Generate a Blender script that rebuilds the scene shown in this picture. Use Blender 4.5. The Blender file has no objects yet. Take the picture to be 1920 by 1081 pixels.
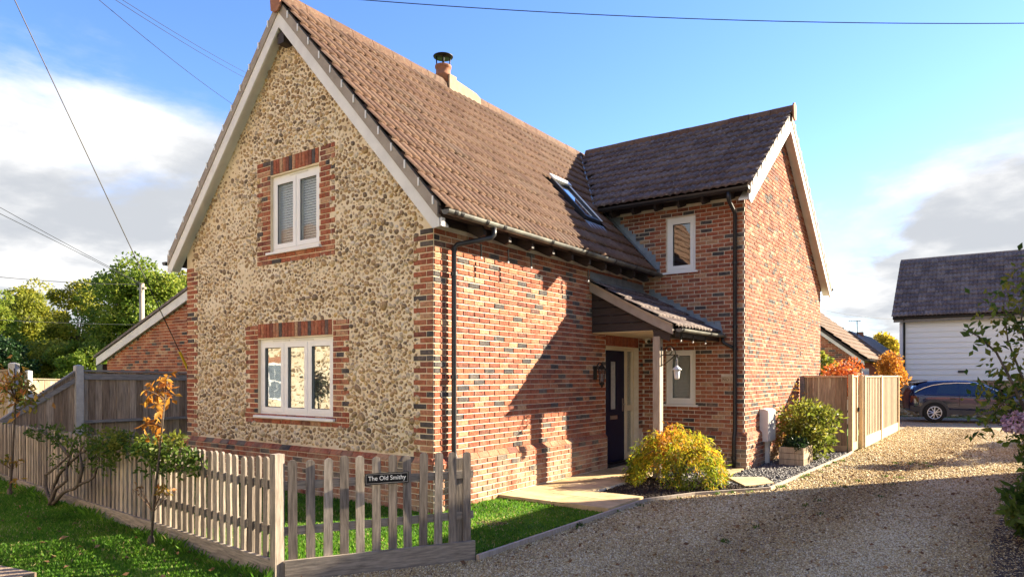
import bpy, math, random
import numpy as np
from mathutils import Vector, Matrix, noise as mnoise

random.seed(7)
RNG = np.random.default_rng(7)
R_ = math.radians
scn = bpy.context.scene
COL = scn.collection
G0 = -0.23

# ------------------------------------------------------------------ camera
CAM = np.array([5.646, -6.258, 1.465])
YAW = 0.619
FPX, HY = 1272.978, 704.126          # focal length and horizon row, in 1920-wide pixels
cam = bpy.data.cameras.new('camera')
cam.sensor_width = 36.0
cam.lens = 36.0 * FPX / 1920.0
cam.shift_y = (HY - 540.5) / 1920.0
cam.clip_start = 0.05
cam.clip_end = 3000
camo = bpy.data.objects.new('camera', cam)
camo.location = CAM
camo.rotation_euler = (R_(90), 0, YAW)
COL.objects.link(camo)
scn.camera = camo
FWD = np.array([-math.sin(YAW), math.cos(YAW), 0.0])
RGT = np.array([math.cos(YAW), math.sin(YAW), 0.0])

# ------------------------------------------------------------------ light
SUN = Vector((1.0, 1.5, 0.79)).normalized()
scn.view_settings.view_transform = 'Standard'
scn.view_settings.look = 'None'
scn.view_settings.exposure = 2.9
scn.view_settings.gamma = 1.0
scn.view_settings.use_curve_mapping = False
sl = bpy.data.lights.new('sun', 'SUN')
sl.energy = 3.05
sl.angle = R_(0.5)
sl.color = (1.0, 0.86, 0.63)
so = bpy.data.objects.new('sun', sl)
so.rotation_euler = SUN.to_track_quat('Z', 'Y').to_euler()
so.location = (20, 30, 20)
COL.objects.link(so)

w = bpy.data.worlds.new('World')
scn.world = w
w.use_nodes = True
nt = w.node_tree
nt.nodes.clear()
L = nt.links.new
def wn(t, **k):
    n = nt.nodes.new(t)
    for a, b in k.items():
        setattr(n, a, b)
    return n
def wm(op, a, b=None, c=None, clamp=False):
    n = wn('ShaderNodeMath', operation=op, use_clamp=clamp)
    for i, v in enumerate((a, b, c)):
        if v is None:
            continue
        if isinstance(v, (int, float)):
            n.inputs[i].default_value = v
        else:
            L(v, n.inputs[i])
    return n.outputs[0]
sky = wn('ShaderNodeTexSky', sky_type='NISHITA', sun_disc=False)
sky.sun_elevation = math.asin(SUN.z)
sky.sun_rotation = math.atan2(SUN.x, SUN.y)
sky.air_density = 1.0
sky.dust_density = 0.1
sky.ozone_density = 3.0
tc = wn('ShaderNodeTexCoord')
sep = wn('ShaderNodeSeparateXYZ')
L(tc.outputs['Generated'], sep.inputs[0])
dx, dy, dz = sep.outputs
up = wm('MAXIMUM', dz, 0.0)
den = wm('ADD', up, 0.22)
cmb = wn('ShaderNodeCombineXYZ')
L(wm('DIVIDE', dx, den), cmb.inputs[0])
L(wm('DIVIDE', dy, den), cmb.inputs[1])
n1 = wn('ShaderNodeTexNoise')
n1.inputs['Scale'].default_value = 1.3
n1.inputs['Detail'].default_value = 9
n1.inputs['Roughness'].default_value = 0.60
n1.inputs['Distortion'].default_value = 0.25
L(cmb.outputs[0], n1.inputs['Vector'])
n2 = wn('ShaderNodeTexNoise')
n2.inputs['Scale'].default_value = 1.5
n2.inputs['Detail'].default_value = 7
n2.inputs['Roughness'].default_value = 0.55
L(cmb.outputs[0], n2.inputs['Vector'])
# broad cloud banks either side of a clear gap of sky
side = wm('ADD', wm('MULTIPLY', dx, float(RGT[0])), wm('MULTIPLY', dy, float(RGT[1])))
def ss(x, a, b, lo=0.0, hi=1.0):
    n = wn('ShaderNodeMapRange', interpolation_type='SMOOTHSTEP')
    L(x, n.inputs[0])
    for i, q in enumerate((a, b, lo, hi)):
        n.inputs[i + 1].default_value = q
    return n.outputs[0]
bank_r = wm('MULTIPLY', ss(side, .37, .58, 0, .42), ss(dz, .20, .34, 1, 0))
bank_l = wm('MULTIPLY', ss(wm('MULTIPLY', side, -1.0), .24, .46, 0, .42), ss(dz, .26, .46, 1, 0))
fwd = wm('ADD', wm('MULTIPLY', dx, float(FWD[0])), wm('MULTIPLY', dy, float(FWD[1])))
bank_fill = wm('MULTIPLY', ss(wm('MULTIPLY', fwd, -1.0), -.45, .05, 0, .42), ss(dz, .45, .85, 1, 0))     # unseen cloud added behind the camera to lift the fill on shaded walls
bank = wm('MAXIMUM', wm('ADD', bank_r, bank_l), bank_fill)
low = wn('ShaderNodeMapRange', interpolation_type='SMOOTHSTEP')
L(dz, low.inputs[0])
low.inputs[1].default_value = 0.05
low.inputs[2].default_value = 0.40
low.inputs[3].default_value = 0.12
low.inputs[4].default_value = -0.13
dens = wm('ADD', wm('ADD', n1.outputs['Fac'], bank), low.outputs[0])
msk = wn('ShaderNodeMapRange', interpolation_type='SMOOTHSTEP')
L(dens, msk.inputs[0])
msk.inputs[1].default_value = 0.55
msk.inputs[2].default_value = 0.82
shade = wn('ShaderNodeMapRange', interpolation_type='SMOOTHSTEP')
L(wm('ADD', n2.outputs['Fac'], wm('MULTIPLY', dens, 0.25)), shade.inputs[0])
shade.inputs[1].default_value = 0.56
shade.inputs[2].default_value = 0.80
cc = wn('ShaderNodeMix', data_type='RGBA')
cc.inputs[6].default_value = (1.28, 1.26, 1.23, 1)
cc.inputs[7].default_value = (.64, .67, .72, 1)
L(shade.outputs[0], cc.inputs[0])
hs = wn('ShaderNodeHueSaturation')
hs.inputs['Hue'].default_value = 0.508
hs.inputs['Saturation'].default_value = 1.14
hs.inputs['Value'].default_value = 0.345
L(sky.outputs[0], hs.inputs['Color'])
mx = wn('ShaderNodeMix', data_type='RGBA')
L(msk.outputs[0], mx.inputs[0])
tn = wn('ShaderNodeMix', data_type='RGBA', blend_type='MULTIPLY')
tn.inputs[0].default_value = 1.0
L(hs.outputs[0], tn.inputs[6])
tn.inputs[7].default_value = (.95, .93, 1.04, 1)
L(tn.outputs[2], mx.inputs[6])
L(cc.outputs[2], mx.inputs[7])
bg = wn('ShaderNodeBackground')
bg.inputs['Strength'].default_value = 0.14
L(mx.outputs[2], bg.inputs['Color'])
wo = wn('ShaderNodeOutputWorld')
L(bg.outputs[0], wo.inputs['Surface'])

# ------------------------------------------------------------------ pixel helpers (reading positions off the survey)
def ray(u, v):
    return FWD + RGT * (u - 960) / FPX + np.array([0, 0, 1.0]) * (HY - v) / FPX
def onZ(u, v, z=G0):
    d = ray(u, v); return CAM + d * (z - CAM[2]) / d[2]
def onX(u, v, x):
    d = ray(u, v); return CAM + d * (x - CAM[0]) / d[0]
def onY(u, v, y):
    d = ray(u, v); return CAM + d * (y - CAM[1]) / d[1]
def atD(u, v, t):
    return CAM + ray(u, v) * t
def proj(p):
    q = np.asarray(p, float) - CAM
    d = q @ FWD
    return 960 + FPX * (q @ RGT) / d, HY - FPX * q[2] / d, d

# ------------------------------------------------------------------ materials
def mat(name, cols, scale=4.0, rough=0.75, bump=0.0, bscale=60.0, bdist=0.01, metallic=0.0, tint=0.0,
        stretch=(1, 1, 1), spec=0.3, mottle=0.35, detail=5, transl=0.0, coat=0.0, lichen=None, splash=None):
    """cols: list of (pos, (r,g,b)). tint > 0: the ramp is driven per piece, else by noise."""
    m = bpy.data.materials.new(name)
    m.use_nodes = True
    t = m.node_tree
    N, K = t.nodes, t.links.new
    b = N['Principled BSDF']
    b.inputs['Roughness'].default_value = rough
    b.inputs['Metallic'].default_value = metallic
    b.inputs['Specular IOR Level'].default_value = spec
    if coat:
        b.inputs['Coat Weight'].default_value = coat
        b.inputs['Coat Roughness'].default_value = 0.03
    geo = N.new('ShaderNodeNewGeometry')
    mp = N.new('ShaderNodeMapping')
    mp.inputs['Scale'].default_value = stretch
    K(geo.outputs['Position'], mp.inputs['Vector'])
    nz = N.new('ShaderNodeTexNoise')
    nz.inputs['Scale'].default_value = scale
    nz.inputs['Detail'].default_value = detail
    nz.inputs['Roughness'].default_value = 0.6
    K(mp.outputs[0], nz.inputs['Vector'])
    rp = N.new('ShaderNodeValToRGB')
    e = rp.color_ramp.elements
    while len(e) < len(cols):
        e.new(0.5)
    for k, (p, c) in enumerate(cols):
        e[k].position = p
        e[k].color = (*c, 1)
    if tint:
        at = N.new('ShaderNodeAttribute'); at.attribute_name = 'tint'
        oi = N.new('ShaderNodeObjectInfo')
        ad = N.new('ShaderNodeMath'); ad.operation = 'ADD'
        K(at.outputs['Fac'], ad.inputs[0]); K(oi.outputs['Random'], ad.inputs[1])
        fr = N.new('ShaderNodeMath'); fr.operation = 'FRACT'
        K(ad.outputs[0], fr.inputs[0])
        if tint == 2:                       # the piece's own value, without the object's random
            fac = at.outputs['Fac']
        else:
            fac = fr.outputs[0]
        K(fac, rp.inputs[0])
        # mottling inside each piece
        mm = N.new('ShaderNodeMapRange')
        K(nz.outputs['Fac'], mm.inputs[0])
        mm.inputs[1].default_value = 0.3; mm.inputs[2].default_value = 0.7
        mm.inputs[3].default_value = 1.0 - mottle; mm.inputs[4].default_value = 1.0 + mottle
        ml = N.new('ShaderNodeMix'); ml.data_type = 'RGBA'; ml.blend_type = 'MULTIPLY'
        ml.inputs[0].default_value = 1.0
        K(rp.outputs[0], ml.inputs[6])
        cb = N.new('ShaderNodeCombineColor')
        for i in range(3):
            K(mm.outputs[0], cb.inputs[i])
        K(cb.outputs[0], ml.inputs[7])
        colout = ml.outputs[2]
    else:
        mr = N.new('ShaderNodeMapRange')
        K(nz.outputs['Fac'], mr.inputs[0])
        mr.inputs[1].default_value = 0.28; mr.inputs[2].default_value = 0.72
        K(mr.outputs[0], rp.inputs[0])
        colout = rp.outputs[0]
    def overlay(colin, col, fac):
        q = N.new('ShaderNodeMix'); q.data_type = 'RGBA'
        K(fac, q.inputs[0]); K(colin, q.inputs[6]); q.inputs[7].default_value = (*col, 1)
        return q.outputs[2]
    def nmask(sc, lo, hi, amt, detail_=6):
        q = N.new('ShaderNodeTexNoise'); q.inputs['Scale'].default_value = sc; q.inputs['Detail'].default_value = detail_
        q.inputs['Roughness'].default_value = .7
        K(geo.outputs['Position'], q.inputs['Vector'])
        r_ = N.new('ShaderNodeMapRange'); r_.interpolation_type = 'SMOOTHSTEP'
        K(q.outputs['Fac'], r_.inputs[0])
        for i_, v_ in enumerate((lo, hi, 0.0, amt)): r_.inputs[i_ + 1].default_value = v_
        return r_.outputs[0]
    if lichen:
        colout = overlay(colout, lichen[0], nmask(lichen[1], .54, .66, lichen[2]))
        colout = overlay(colout, (.05, .042, .035), nmask(1.1, .50, .75, lichen[3] if len(lichen) > 3 else .4))
    if splash:                    # lime bloom and splashed soil on the lowest courses
        sx = N.new('ShaderNodeSeparateXYZ'); K(geo.outputs['Position'], sx.inputs[0])
        zr = N.new('ShaderNodeMapRange'); zr.interpolation_type = 'SMOOTHSTEP'
        K(sx.outputs[2], zr.inputs[0])
        for i_, v_ in enumerate((-.25, .75, 1.0, 0.10)): zr.inputs[i_ + 1].default_value = v_
        mu = N.new('ShaderNodeMath'); mu.operation = 'MULTIPLY'
        K(zr.outputs[0], mu.inputs[0]); K(nmask(3.5, .36, .64, .75), mu.inputs[1])
        colout = overlay(colout, splash, mu.outputs[0])
    K(colout, b.inputs['Base Color'])
    if bump:
        n3 = N.new('ShaderNodeTexNoise')
        n3.inputs['Scale'].default_value = bscale
        n3.inputs['Detail'].default_value = 6
        n3.inputs['Roughness'].default_value = 0.65
        K(mp.outputs[0], n3.inputs['Vector'])
        bp = N.new('ShaderNodeBump')
        bp.inputs['Strength'].default_value = bump
        bp.inputs['Distance'].default_value = bdist
        K(n3.outputs['Fac'], bp.inputs['Height'])
        K(bp.outputs[0], b.inputs['Normal'])
    if transl:
        tr = N.new('ShaderNodeBsdfTranslucent')
        K(colout, tr.inputs['Color'])
        ms = N.new('ShaderNodeMixShader')
        ms.inputs[0].default_value = transl
        K(b.outputs[0], ms.inputs[1]); K(tr.outputs[0], ms.inputs[2])
        K(ms.outputs[0], N['Material Output'].inputs['Surface'])
    return m

def glassmat(name, refl=0.3, tint=(0.6, 0.65, 0.66), rough=0.0):
    m = bpy.data.materials.new(name)
    m.use_nodes = True
    t = m.node_tree; N, K = t.nodes, t.links.new
    N.remove(N['Principled BSDF'])
    g = N.new('ShaderNodeBsdfGlossy'); g.inputs['Roughness'].default_value = rough
    g.inputs['Color'].default_value = (0.95, 0.97, 1, 1)
    tr = N.new('ShaderNodeBsdfTransparent'); tr.inputs['Color'].default_value = (*tint, 1)
    lw0 = N.new('ShaderNodeLayerWeight'); lw0.inputs['Blend'].default_value = .5
    lw = N.new('ShaderNodeMath'); lw.operation = 'POWER'; lw.inputs[1].default_value = 4.0
    K(lw0.outputs['Facing'], lw.inputs[0])
    ad = N.new('ShaderNodeMath'); ad.operation = 'ADD'; ad.use_clamp = True
    ad.inputs[1].default_value = refl
    K(lw.outputs[0], ad.inputs[0])
    mx = N.new('ShaderNodeMixShader')
    K(ad.outputs[0], mx.inputs[0]); K(tr.outputs[0], mx.inputs[1]); K(g.outputs[0], mx.inputs[2])
    # faint ripple in the panes
    nz = N.new('ShaderNodeTexNoise'); nz.inputs['Scale'].default_value = 3.0
    gp = N.new('ShaderNodeNewGeometry'); K(gp.outputs['Position'], nz.inputs['Vector'])
    bp = N.new('ShaderNodeBump'); bp.inputs['Strength'].default_value = 0.06; bp.inputs['Distance'].default_value = 0.02
    K(nz.outputs['Fac'], bp.inputs['Height']); K(bp.outputs[0], g.inputs['Normal'])
    K(mx.outputs[0], N['Material Output'].inputs['Surface'])
    return m

MB_BRICK = [(0.0, (.055, .052, .058)), (0.08, (.10, .085, .085)), (0.10, (.19, .07, .052)), (0.30, (.285, .083, .05)),
            (0.58, (.34, .104, .057)), (0.80, (.375, .136, .075)), (0.93, (.42, .195, .112)), (1.0, (.45, .285, .175))]
MT = {}
MT['brick'] = mat('brick', MB_BRICK, scale=26, rough=.88, bump=.9, bscale=55, bdist=.012, tint=1, mottle=.38, spec=.15, splash=(.50, .40, .27), lichen=((.44, .32, .24), 4.5, .30, .35))
MT['mortar'] = mat('mortar', [(0, (.62, .53, .43)), (1, (.73, .65, .55))], scale=12, rough=.95, bump=.5, bscale=120, bdist=.004, spec=.1)
MT['lime'] = mat('lime_mortar', [(0, (.66, .53, .36)), (.5, (.77, .65, .47)), (1, (.82, .73, .58))], scale=3.2, rough=.95, bump=.9, bscale=70, bdist=.012, spec=.1)
MT['flint'] = mat('flint', [(0, (.16, .12, .085)), (.10, (.24, .165, .10)), (.28, (.36, .24, .125)), (.48, (.47, .32, .165)),
                            (.62, (.42, .34, .25)), (.8, (.54, .44, .30)), (.92, (.54, .37, .16)), (1, (.62, .56, .48))],
                  scale=30, rough=.6, bump=.35, bscale=90, bdist=.006, tint=1, mottle=.4, spec=.35)
MT['tile'] = mat('roof_tile', [(0, (.115, .062, .043)), (.3, (.13, .073, .05)), (.6, (.145, .083, .056)), (.85, (.162, .096, .065)), (1, (.135, .086, .064))],
                 scale=14, rough=.85, bump=.5, bscale=90, bdist=.006, tint=1, mottle=.26, spec=.2, lichen=((.30, .26, .18), 20, .35))
MT['tile_shade_toned'] = mat('shade_toned_tile', [(0, (.085, .058, .056)), (.5, (.115, .08, .074)), (1, (.15, .11, .10))], scale=14, rough=.8, bump=.5, bscale=90, bdist=.006, tint=1, mottle=.45, spec=.25, lichen=((.34, .32, .30), 18, .6))  # darker copy of the roof tile, the wing slope's shade put into its colour
MT['tile_dark'] = mat('dark_tile', [(0, (.085, .065, .068)), (.5, (.125, .095, .092)), (1, (.18, .145, .135))],
                      scale=12, rough=.7, bump=.5, bscale=80, bdist=.006, tint=1, mottle=.45, spec=.35, lichen=((.34, .30, .30), 14, .6))
MT['upvc'] = mat('white_upvc', [(0, (.78, .78, .78)), (1, (.84, .84, .84))], scale=2, rough=.35, spec=.45)
MT['board_white'] = mat('white_board', [(0, (.62, .61, .60)), (.6, (.72, .71, .69)), (1, (.76, .75, .73))], scale=3, rough=.6, bump=.15, bscale=30, stretch=(1, 1, 1))
MT['undercloak'] = mat('undercloak', [(0, (.26, .22, .19)), (1, (.38, .33, .28))], scale=5, rough=.85, bump=.3, bscale=50)
MT['black'] = mat('black_plastic', [(0, (.016, .016, .019)), (1, (.03, .03, .034))], scale=6, rough=.38, spec=.5)
MT['gutter'] = mat('weathered_gutter', [(0, (.05, .05, .052)), (.45, (.14, .14, .13)), (1, (.30, .30, .26))], scale=2.2, rough=.5, spec=.4)
MT['lead'] = mat('lead', [(0, (.17, .20, .24)), (1, (.30, .34, .39))], scale=7, rough=.5, metallic=.3, bump=.3, bscale=20, bdist=.02)
MT['dark_timber'] = mat('dark_stained_timber', [(0, (.022, .017, .018)), (1, (.055, .04, .038))], scale=5, rough=.6, bump=.4, bscale=30, stretch=(1, 1, 9), spec=.35)
MT['oak'] = mat('pale_oak', [(0, (.28, .22, .17)), (.5, (.38, .32, .265)), (1, (.46, .40, .34))], scale=5, rough=.8, bump=.3, bscale=25, stretch=(6, 6, .7))
MT['cream'] = mat('cream_paint', [(0, (.66, .56, .40)), (1, (.74, .64, .48))], scale=3, rough=.5)
MT['navy'] = mat('navy_door', [(0, (.006, .009, .034)), (1, (.009, .013, .044))], scale=3, rough=.35, spec=.2)
MT['steel'] = mat('brushed_steel', [(0, (.45, .43, .42)), (1, (.6, .58, .55))], scale=9, rough=.3, metallic=.9)
MT['iron'] = mat('black_iron', [(0, (.012, .012, .012)), (1, (.03, .028, .026))], scale=20, rough=.5, metallic=.3)
MT['interior'] = mat('interior_plaster', [(0, (.16, .14, .12)), (1, (.22, .2, .18))], scale=2, rough=.9)
MT['blind'] = mat('blind_slat', [(0, (.78, .77, .74)), (1, (.83, .82, .79))], scale=2, rough=.5)
MT['glass'] = glassmat('window_glass', .08, (.86, .88, .88))
MT['glass_strong'] = glassmat('coated_glass', .20)
MT['glass_frost'] = glassmat('frosted_glass', .25, (.75, .78, .8), .12)
MT['obscure_glass'] = mat('obscure_glass', [(0, (.34, .37, .39)), (1, (.50, .53, .55))], scale=18, rough=.12, spec=.6)
MT['terracotta'] = mat('terracotta', [(0, (.24, .10, .06)), (1, (.36, .17, .1))], scale=9, rough=.85, bump=.3)
MT['picket'] = mat('weathered_picket', [(0, (.15, .12, .10)), (.4, (.25, .205, .165)), (.75, (.34, .285, .235)), (1, (.43, .35, .265))],
                   scale=4, rough=.85, bump=.7, bscale=14, bdist=.006, stretch=(14, 14, 1.2), tint=1, mottle=.5)
MT['picket_h'] = mat('weathered_rail', [(0, (.15, .125, .105)), (.5, (.28, .235, .19)), (1, (.42, .355, .285))],
                     scale=4, rough=.85, bump=.6, bscale=14, bdist=.006, stretch=(1.5, 1.5, 14))
MT['grey_board'] = mat('weathered_board', [(0, (.19, .135, .095)), (.5, (.30, .225, .165)), (1, (.40, .32, .25))],
                       scale=3.5, rough=.85, bump=.7, bscale=12, bdist=.006, stretch=(13, 13, .9), tint=1, mottle=.5)
MT['grey_rail'] = mat('weathered_capping', [(0, (.15, .14, .14)), (1, (.30, .28, .27))], scale=4, rough=.85, bump=.5, bscale=15, stretch=(1.5, 1.5, 10))
MT['concrete'] = mat('concrete', [(0, (.34, .33, .33)), (1, (.47, .46, .45))], scale=14, rough=.9, bump=.4, bscale=90, bdist=.004)
MT['new_wood'] = mat('new_softwood', [(0, (.50, .37, .22)), (.5, (.60, .46, .29)), (1, (.66, .53, .36))], scale=4, rough=.75, bump=.3, bscale=14, stretch=(12, 12, 1), tint=1, mottle=.2)
MT['fresh_board'] = mat('larch_board', [(0, (.25, .185, .125)), (.4, (.36, .275, .185)), (1, (.46, .37, .26))], scale=4, rough=.8, bump=.4, bscale=14, stretch=(12, 12, 1), tint=1, mottle=.35)
MT['weatherboard'] = mat('white_weatherboard', [(0, (.78, .79, .80)), (1, (.86, .86, .86))], scale=1.4, rough=.55, bump=.2, bscale=20, stretch=(1, 1, 6))
MT['paving'] = mat('sandstone', [(0, (.33, .23, .11)), (.5, (.45, .33, .17)), (1, (.54, .42, .25))], scale=4, rough=.9, bump=.4, bscale=40, bdist=.006, tint=1, mottle=.3)
MT['soil'] = mat('bark_mulch', [(0, (.02, .014, .012)), (.6, (.06, .042, .035)), (1, (.11, .085, .07))], scale=45, rough=.95, bump=1, bscale=60, bdist=.03)
MT['slate'] = mat('slate_chip', [(0, (.07, .068, .075)), (.5, (.14, .135, .14)), (1, (.26, .25, .24))], scale=20, rough=.7, tint=1, mottle=.2)
MT['gravel'] = mat('gravel_bed', [(0, (.15, .11, .07)), (.35, (.33, .25, .16)), (.7, (.48, .37, .24)), (1, (.60, .50, .36))], scale=55, rough=.95, bump=1, bscale=70, bdist=.03, detail=8)
MT['stones'] = mat('gravel_stones', [(0, (.14, .09, .05)), (.2, (.29, .19, .085)), (.42, (.47, .345, .165)), (.6, (.58, .46, .26)), (.8, (.68, .58, .38)), (1, (.77, .71, .54))],
                   scale=60, rough=.85, tint=2, mottle=.2, spec=.25)
MT['turf'] = mat('turf', [(0, (.035, .09, .014)), (.5, (.075, .17, .02)), (1, (.11, .22, .03))], scale=9, rough=.95, bump=.8, bscale=120, bdist=.02)
MT['blade'] = mat('grass_blade', [(0, (.05, .13, .012)), (.35, (.09, .23, .018)), (.75, (.15, .30, .026)), (.93, (.26, .34, .06)), (1, (.42, .36, .16))], scale=2, rough=.6, tint=2, mottle=.25, transl=.55)
MT['field'] = mat('field_grass', [(0, (.06, .14, .02)), (1, (.11, .22, .035))], scale=.6, rough=.95, bump=.5, bscale=10)
MT['bark'] = mat('bark', [(0, (.05, .037, .03)), (.5, (.10, .078, .06)), (1, (.17, .14, .115))], scale=14, rough=.95, bump=.8, bscale=40, stretch=(3, 3, .7))
MT['twig'] = mat('twig', [(0, (.09, .05, .03)), (1, (.18, .11, .07))], scale=14, rough=.85)
def leafmat(name, cols, transl=.55, rough=.5):
    return mat(name, cols, scale=1.2, rough=rough, tint=2, mottle=.22, transl=transl, spec=.3)
MT['leaf_green'] = leafmat('leaf_green', [(0, (.035, .075, .014)), (.5, (.085, .15, .022)), (1, (.18, .23, .04))])
MT['leaf_yellowgreen'] = leafmat('leaf_yellow_green', [(0, (.075, .11, .014)), (.5, (.17, .20, .028)), (1, (.30, .27, .045))])
MT['leaf_field'] = leafmat('leaf_field', [(0, (.08, .14, .018)), (.5, (.19, .26, .034)), (1, (.36, .37, .055))])
MT['leaf_field_gold'] = leafmat('leaf_field_gold', [(0, (.11, .14, .018)), (.5, (.27, .29, .034)), (1, (.46, .40, .055))])
MT['leaf_dark'] = leafmat('leaf_dark', [(0, (.012, .032, .012)), (.6, (.03, .07, .02)), (1, (.07, .12, .035))], .3, .4)
MT['leaf_maple'] = leafmat('leaf_maple', [(0, (.10, .17, .014)), (.3, (.24, .29, .022)), (.55, (.50, .42, .03)), (.78, (.60, .29, .03)), (1, (.56, .16, .03))])
MT['leaf_orange'] = leafmat('leaf_orange', [(0, (.30, .09, .015)), (.5, (.52, .22, .03)), (1, (.62, .36, .07))])
MT['leaf_ochre'] = leafmat('leaf_ochre', [(0, (.26, .19, .03)), (.5, (.44, .30, .05)), (1, (.46, .16, .05))])
MT['leaf_red'] = leafmat('leaf_red', [(0, (.36, .06, .02)), (.6, (.56, .15, .03)), (1, (.62, .28, .06))])
MT['leaf_yellow'] = leafmat('leaf_yellow', [(0, (.22, .18, .02)), (.5, (.45, .33, .03)), (1, (.58, .45, .06))])
MT['leaf_brown'] = leafmat('leaf_brown', [(0, (.10, .05, .025)), (.6, (.24, .13, .06)), (1, (.36, .22, .1))], .2, .7)
MT['pink'] = leafmat('pink_petal', [(0, (.52, .30, .42)), (1, (.72, .52, .62))], .3, .6)
MT['carpaint'] = mat('navy_car_paint', [(0, (.010, .016, .055)), (1, (.014, .020, .065))], scale=2, rough=.25, metallic=.35, spec=.5, coat=1.0)
MT['cladding'] = mat('grey_cladding', [(0, (.045, .045, .05)), (1, (.06, .06, .065))], scale=9, rough=.6)
MT['rubber'] = mat('tyre_rubber', [(0, (.012, .012, .013)), (1, (.02, .02, .02))], scale=20, rough=.85)
MT['alloy'] = mat('alloy_rim', [(0, (.62, .62, .64)), (1, (.75, .75, .77))], scale=9, rough=.3, metallic=.6)
MT['carglass'] = mat('car_glass', [(0, (.006, .008, .014)), (1, (.008, .01, .016))], scale=2, rough=.04, spec=1.0, coat=.6)
MT['chrome'] = mat('chrome_trim', [(0, (.7, .7, .72)), (1, (.8, .8, .82))], scale=2, rough=.12, metallic=1.0)
MT['redlens'] = mat('red_lens', [(0, (.05, .004, .006)), (1, (.09, .006, .008))], scale=2, rough=.15, spec=.6)
MT['signblack'] = mat('sign_black', [(0, (.008, .008, .009)), (1, (.012, .012, .013))], scale=4, rough=.3)
MT['signwhite'] = mat('sign_white', [(0, (.75, .74, .72)), (1, (.8, .79, .77))], scale=4, rough=.5)
MT['stoneplaque'] = mat('stone_plaque', [(0, (.46, .34, .24)), (1, (.56, .43, .31))], scale=14, rough=.85, bump=.3)
MT['yellow'] = mat('yellow_plastic', [(0, (.62, .42, .02)), (1, (.72, .5, .03))], scale=4, rough=.5)
MT['wire'] = mat('wire', [(0, (.02, .02, .022)), (1, (.035, .035, .038))], scale=4, rough=.6)
MT['white_metal'] = mat('white_enamel', [(0, (.62, .62, .60)), (1, (.74, .73, .71))], scale=8, rough=.4)
MT['render_grey'] = mat('grey_flaunching', [(0, (.30, .23, .16)), (1, (.42, .33, .23))], scale=10, rough=.9, bump=.5)

# ------------------------------------------------------------------ objects and meshes
def tagd(o, label=None, cat=None, group=None, kind=None):
    if label: o['label'] = label
    if cat: o['category'] = cat
    if group: o['group'] = group
    if kind: o['kind'] = kind
    return o
def empty(name, loc, label=None, cat=None, group=None):
    o = bpy.data.objects.new(name, None)
    o.empty_display_size = .2
    o.location = [float(q) for q in loc]
    COL.objects.link(o)
    return tagd(o, label, cat, group)
def link(name, me, parent=None, loc=None, rot=None):
    """Meshes are made in world coordinates: a part undoes its parent's own offset."""
    o = bpy.data.objects.new(name, me)
    COL.objects.link(o)
    base = Vector((0, 0, 0))
    if parent is not None:
        o.parent = parent
        if parent.parent is None:
            base = -parent.location
        else:
            # a sub-part: its part already stands at the world origin unless it carries an offset
            base = -(parent.parent.location + parent.location)
    o.location = base + Vector([float(q) for q in (loc if loc is not None else (0, 0, 0))])
    if rot is not None:
        o.rotation_euler = rot
    return o
def npmesh(name, V, F, mats, tint=None, smooth=False):
    """V (n,3); F list of arrays (m,k)."""
    me = bpy.data.meshes.new(name)
    V = np.asarray(V, np.float32)
    if not isinstance(F, list):
        F = [F]
    F = [np.asarray(f, np.int32) for f in F if len(f)]
    me.vertices.add(len(V))
    me.vertices.foreach_set('co', V.ravel())
    nl = sum(f.size for f in F); npoly = sum(len(f) for f in F)
    me.loops.add(nl)
    me.loops.foreach_set('vertex_index', np.concatenate([f.ravel() for f in F]))
    me.polygons.add(npoly)
    tot = np.concatenate([np.full(len(f), f.shape[1], np.int32) for f in F])
    st = np.concatenate([[0], np.cumsum(tot)[:-1]]).astype(np.int32)
    me.polygons.foreach_set('loop_start', st)
    if smooth:
        me.polygons.foreach_set('use_smooth', np.ones(npoly, bool))
    me.update(calc_edges=True)
    if tint is not None:
        a = me.attributes.new('tint', 'FLOAT', 'FACE')
        a.data.foreach_set('value', np.asarray(tint, np.float32))
    me.materials.append(mats)
    return me
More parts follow.
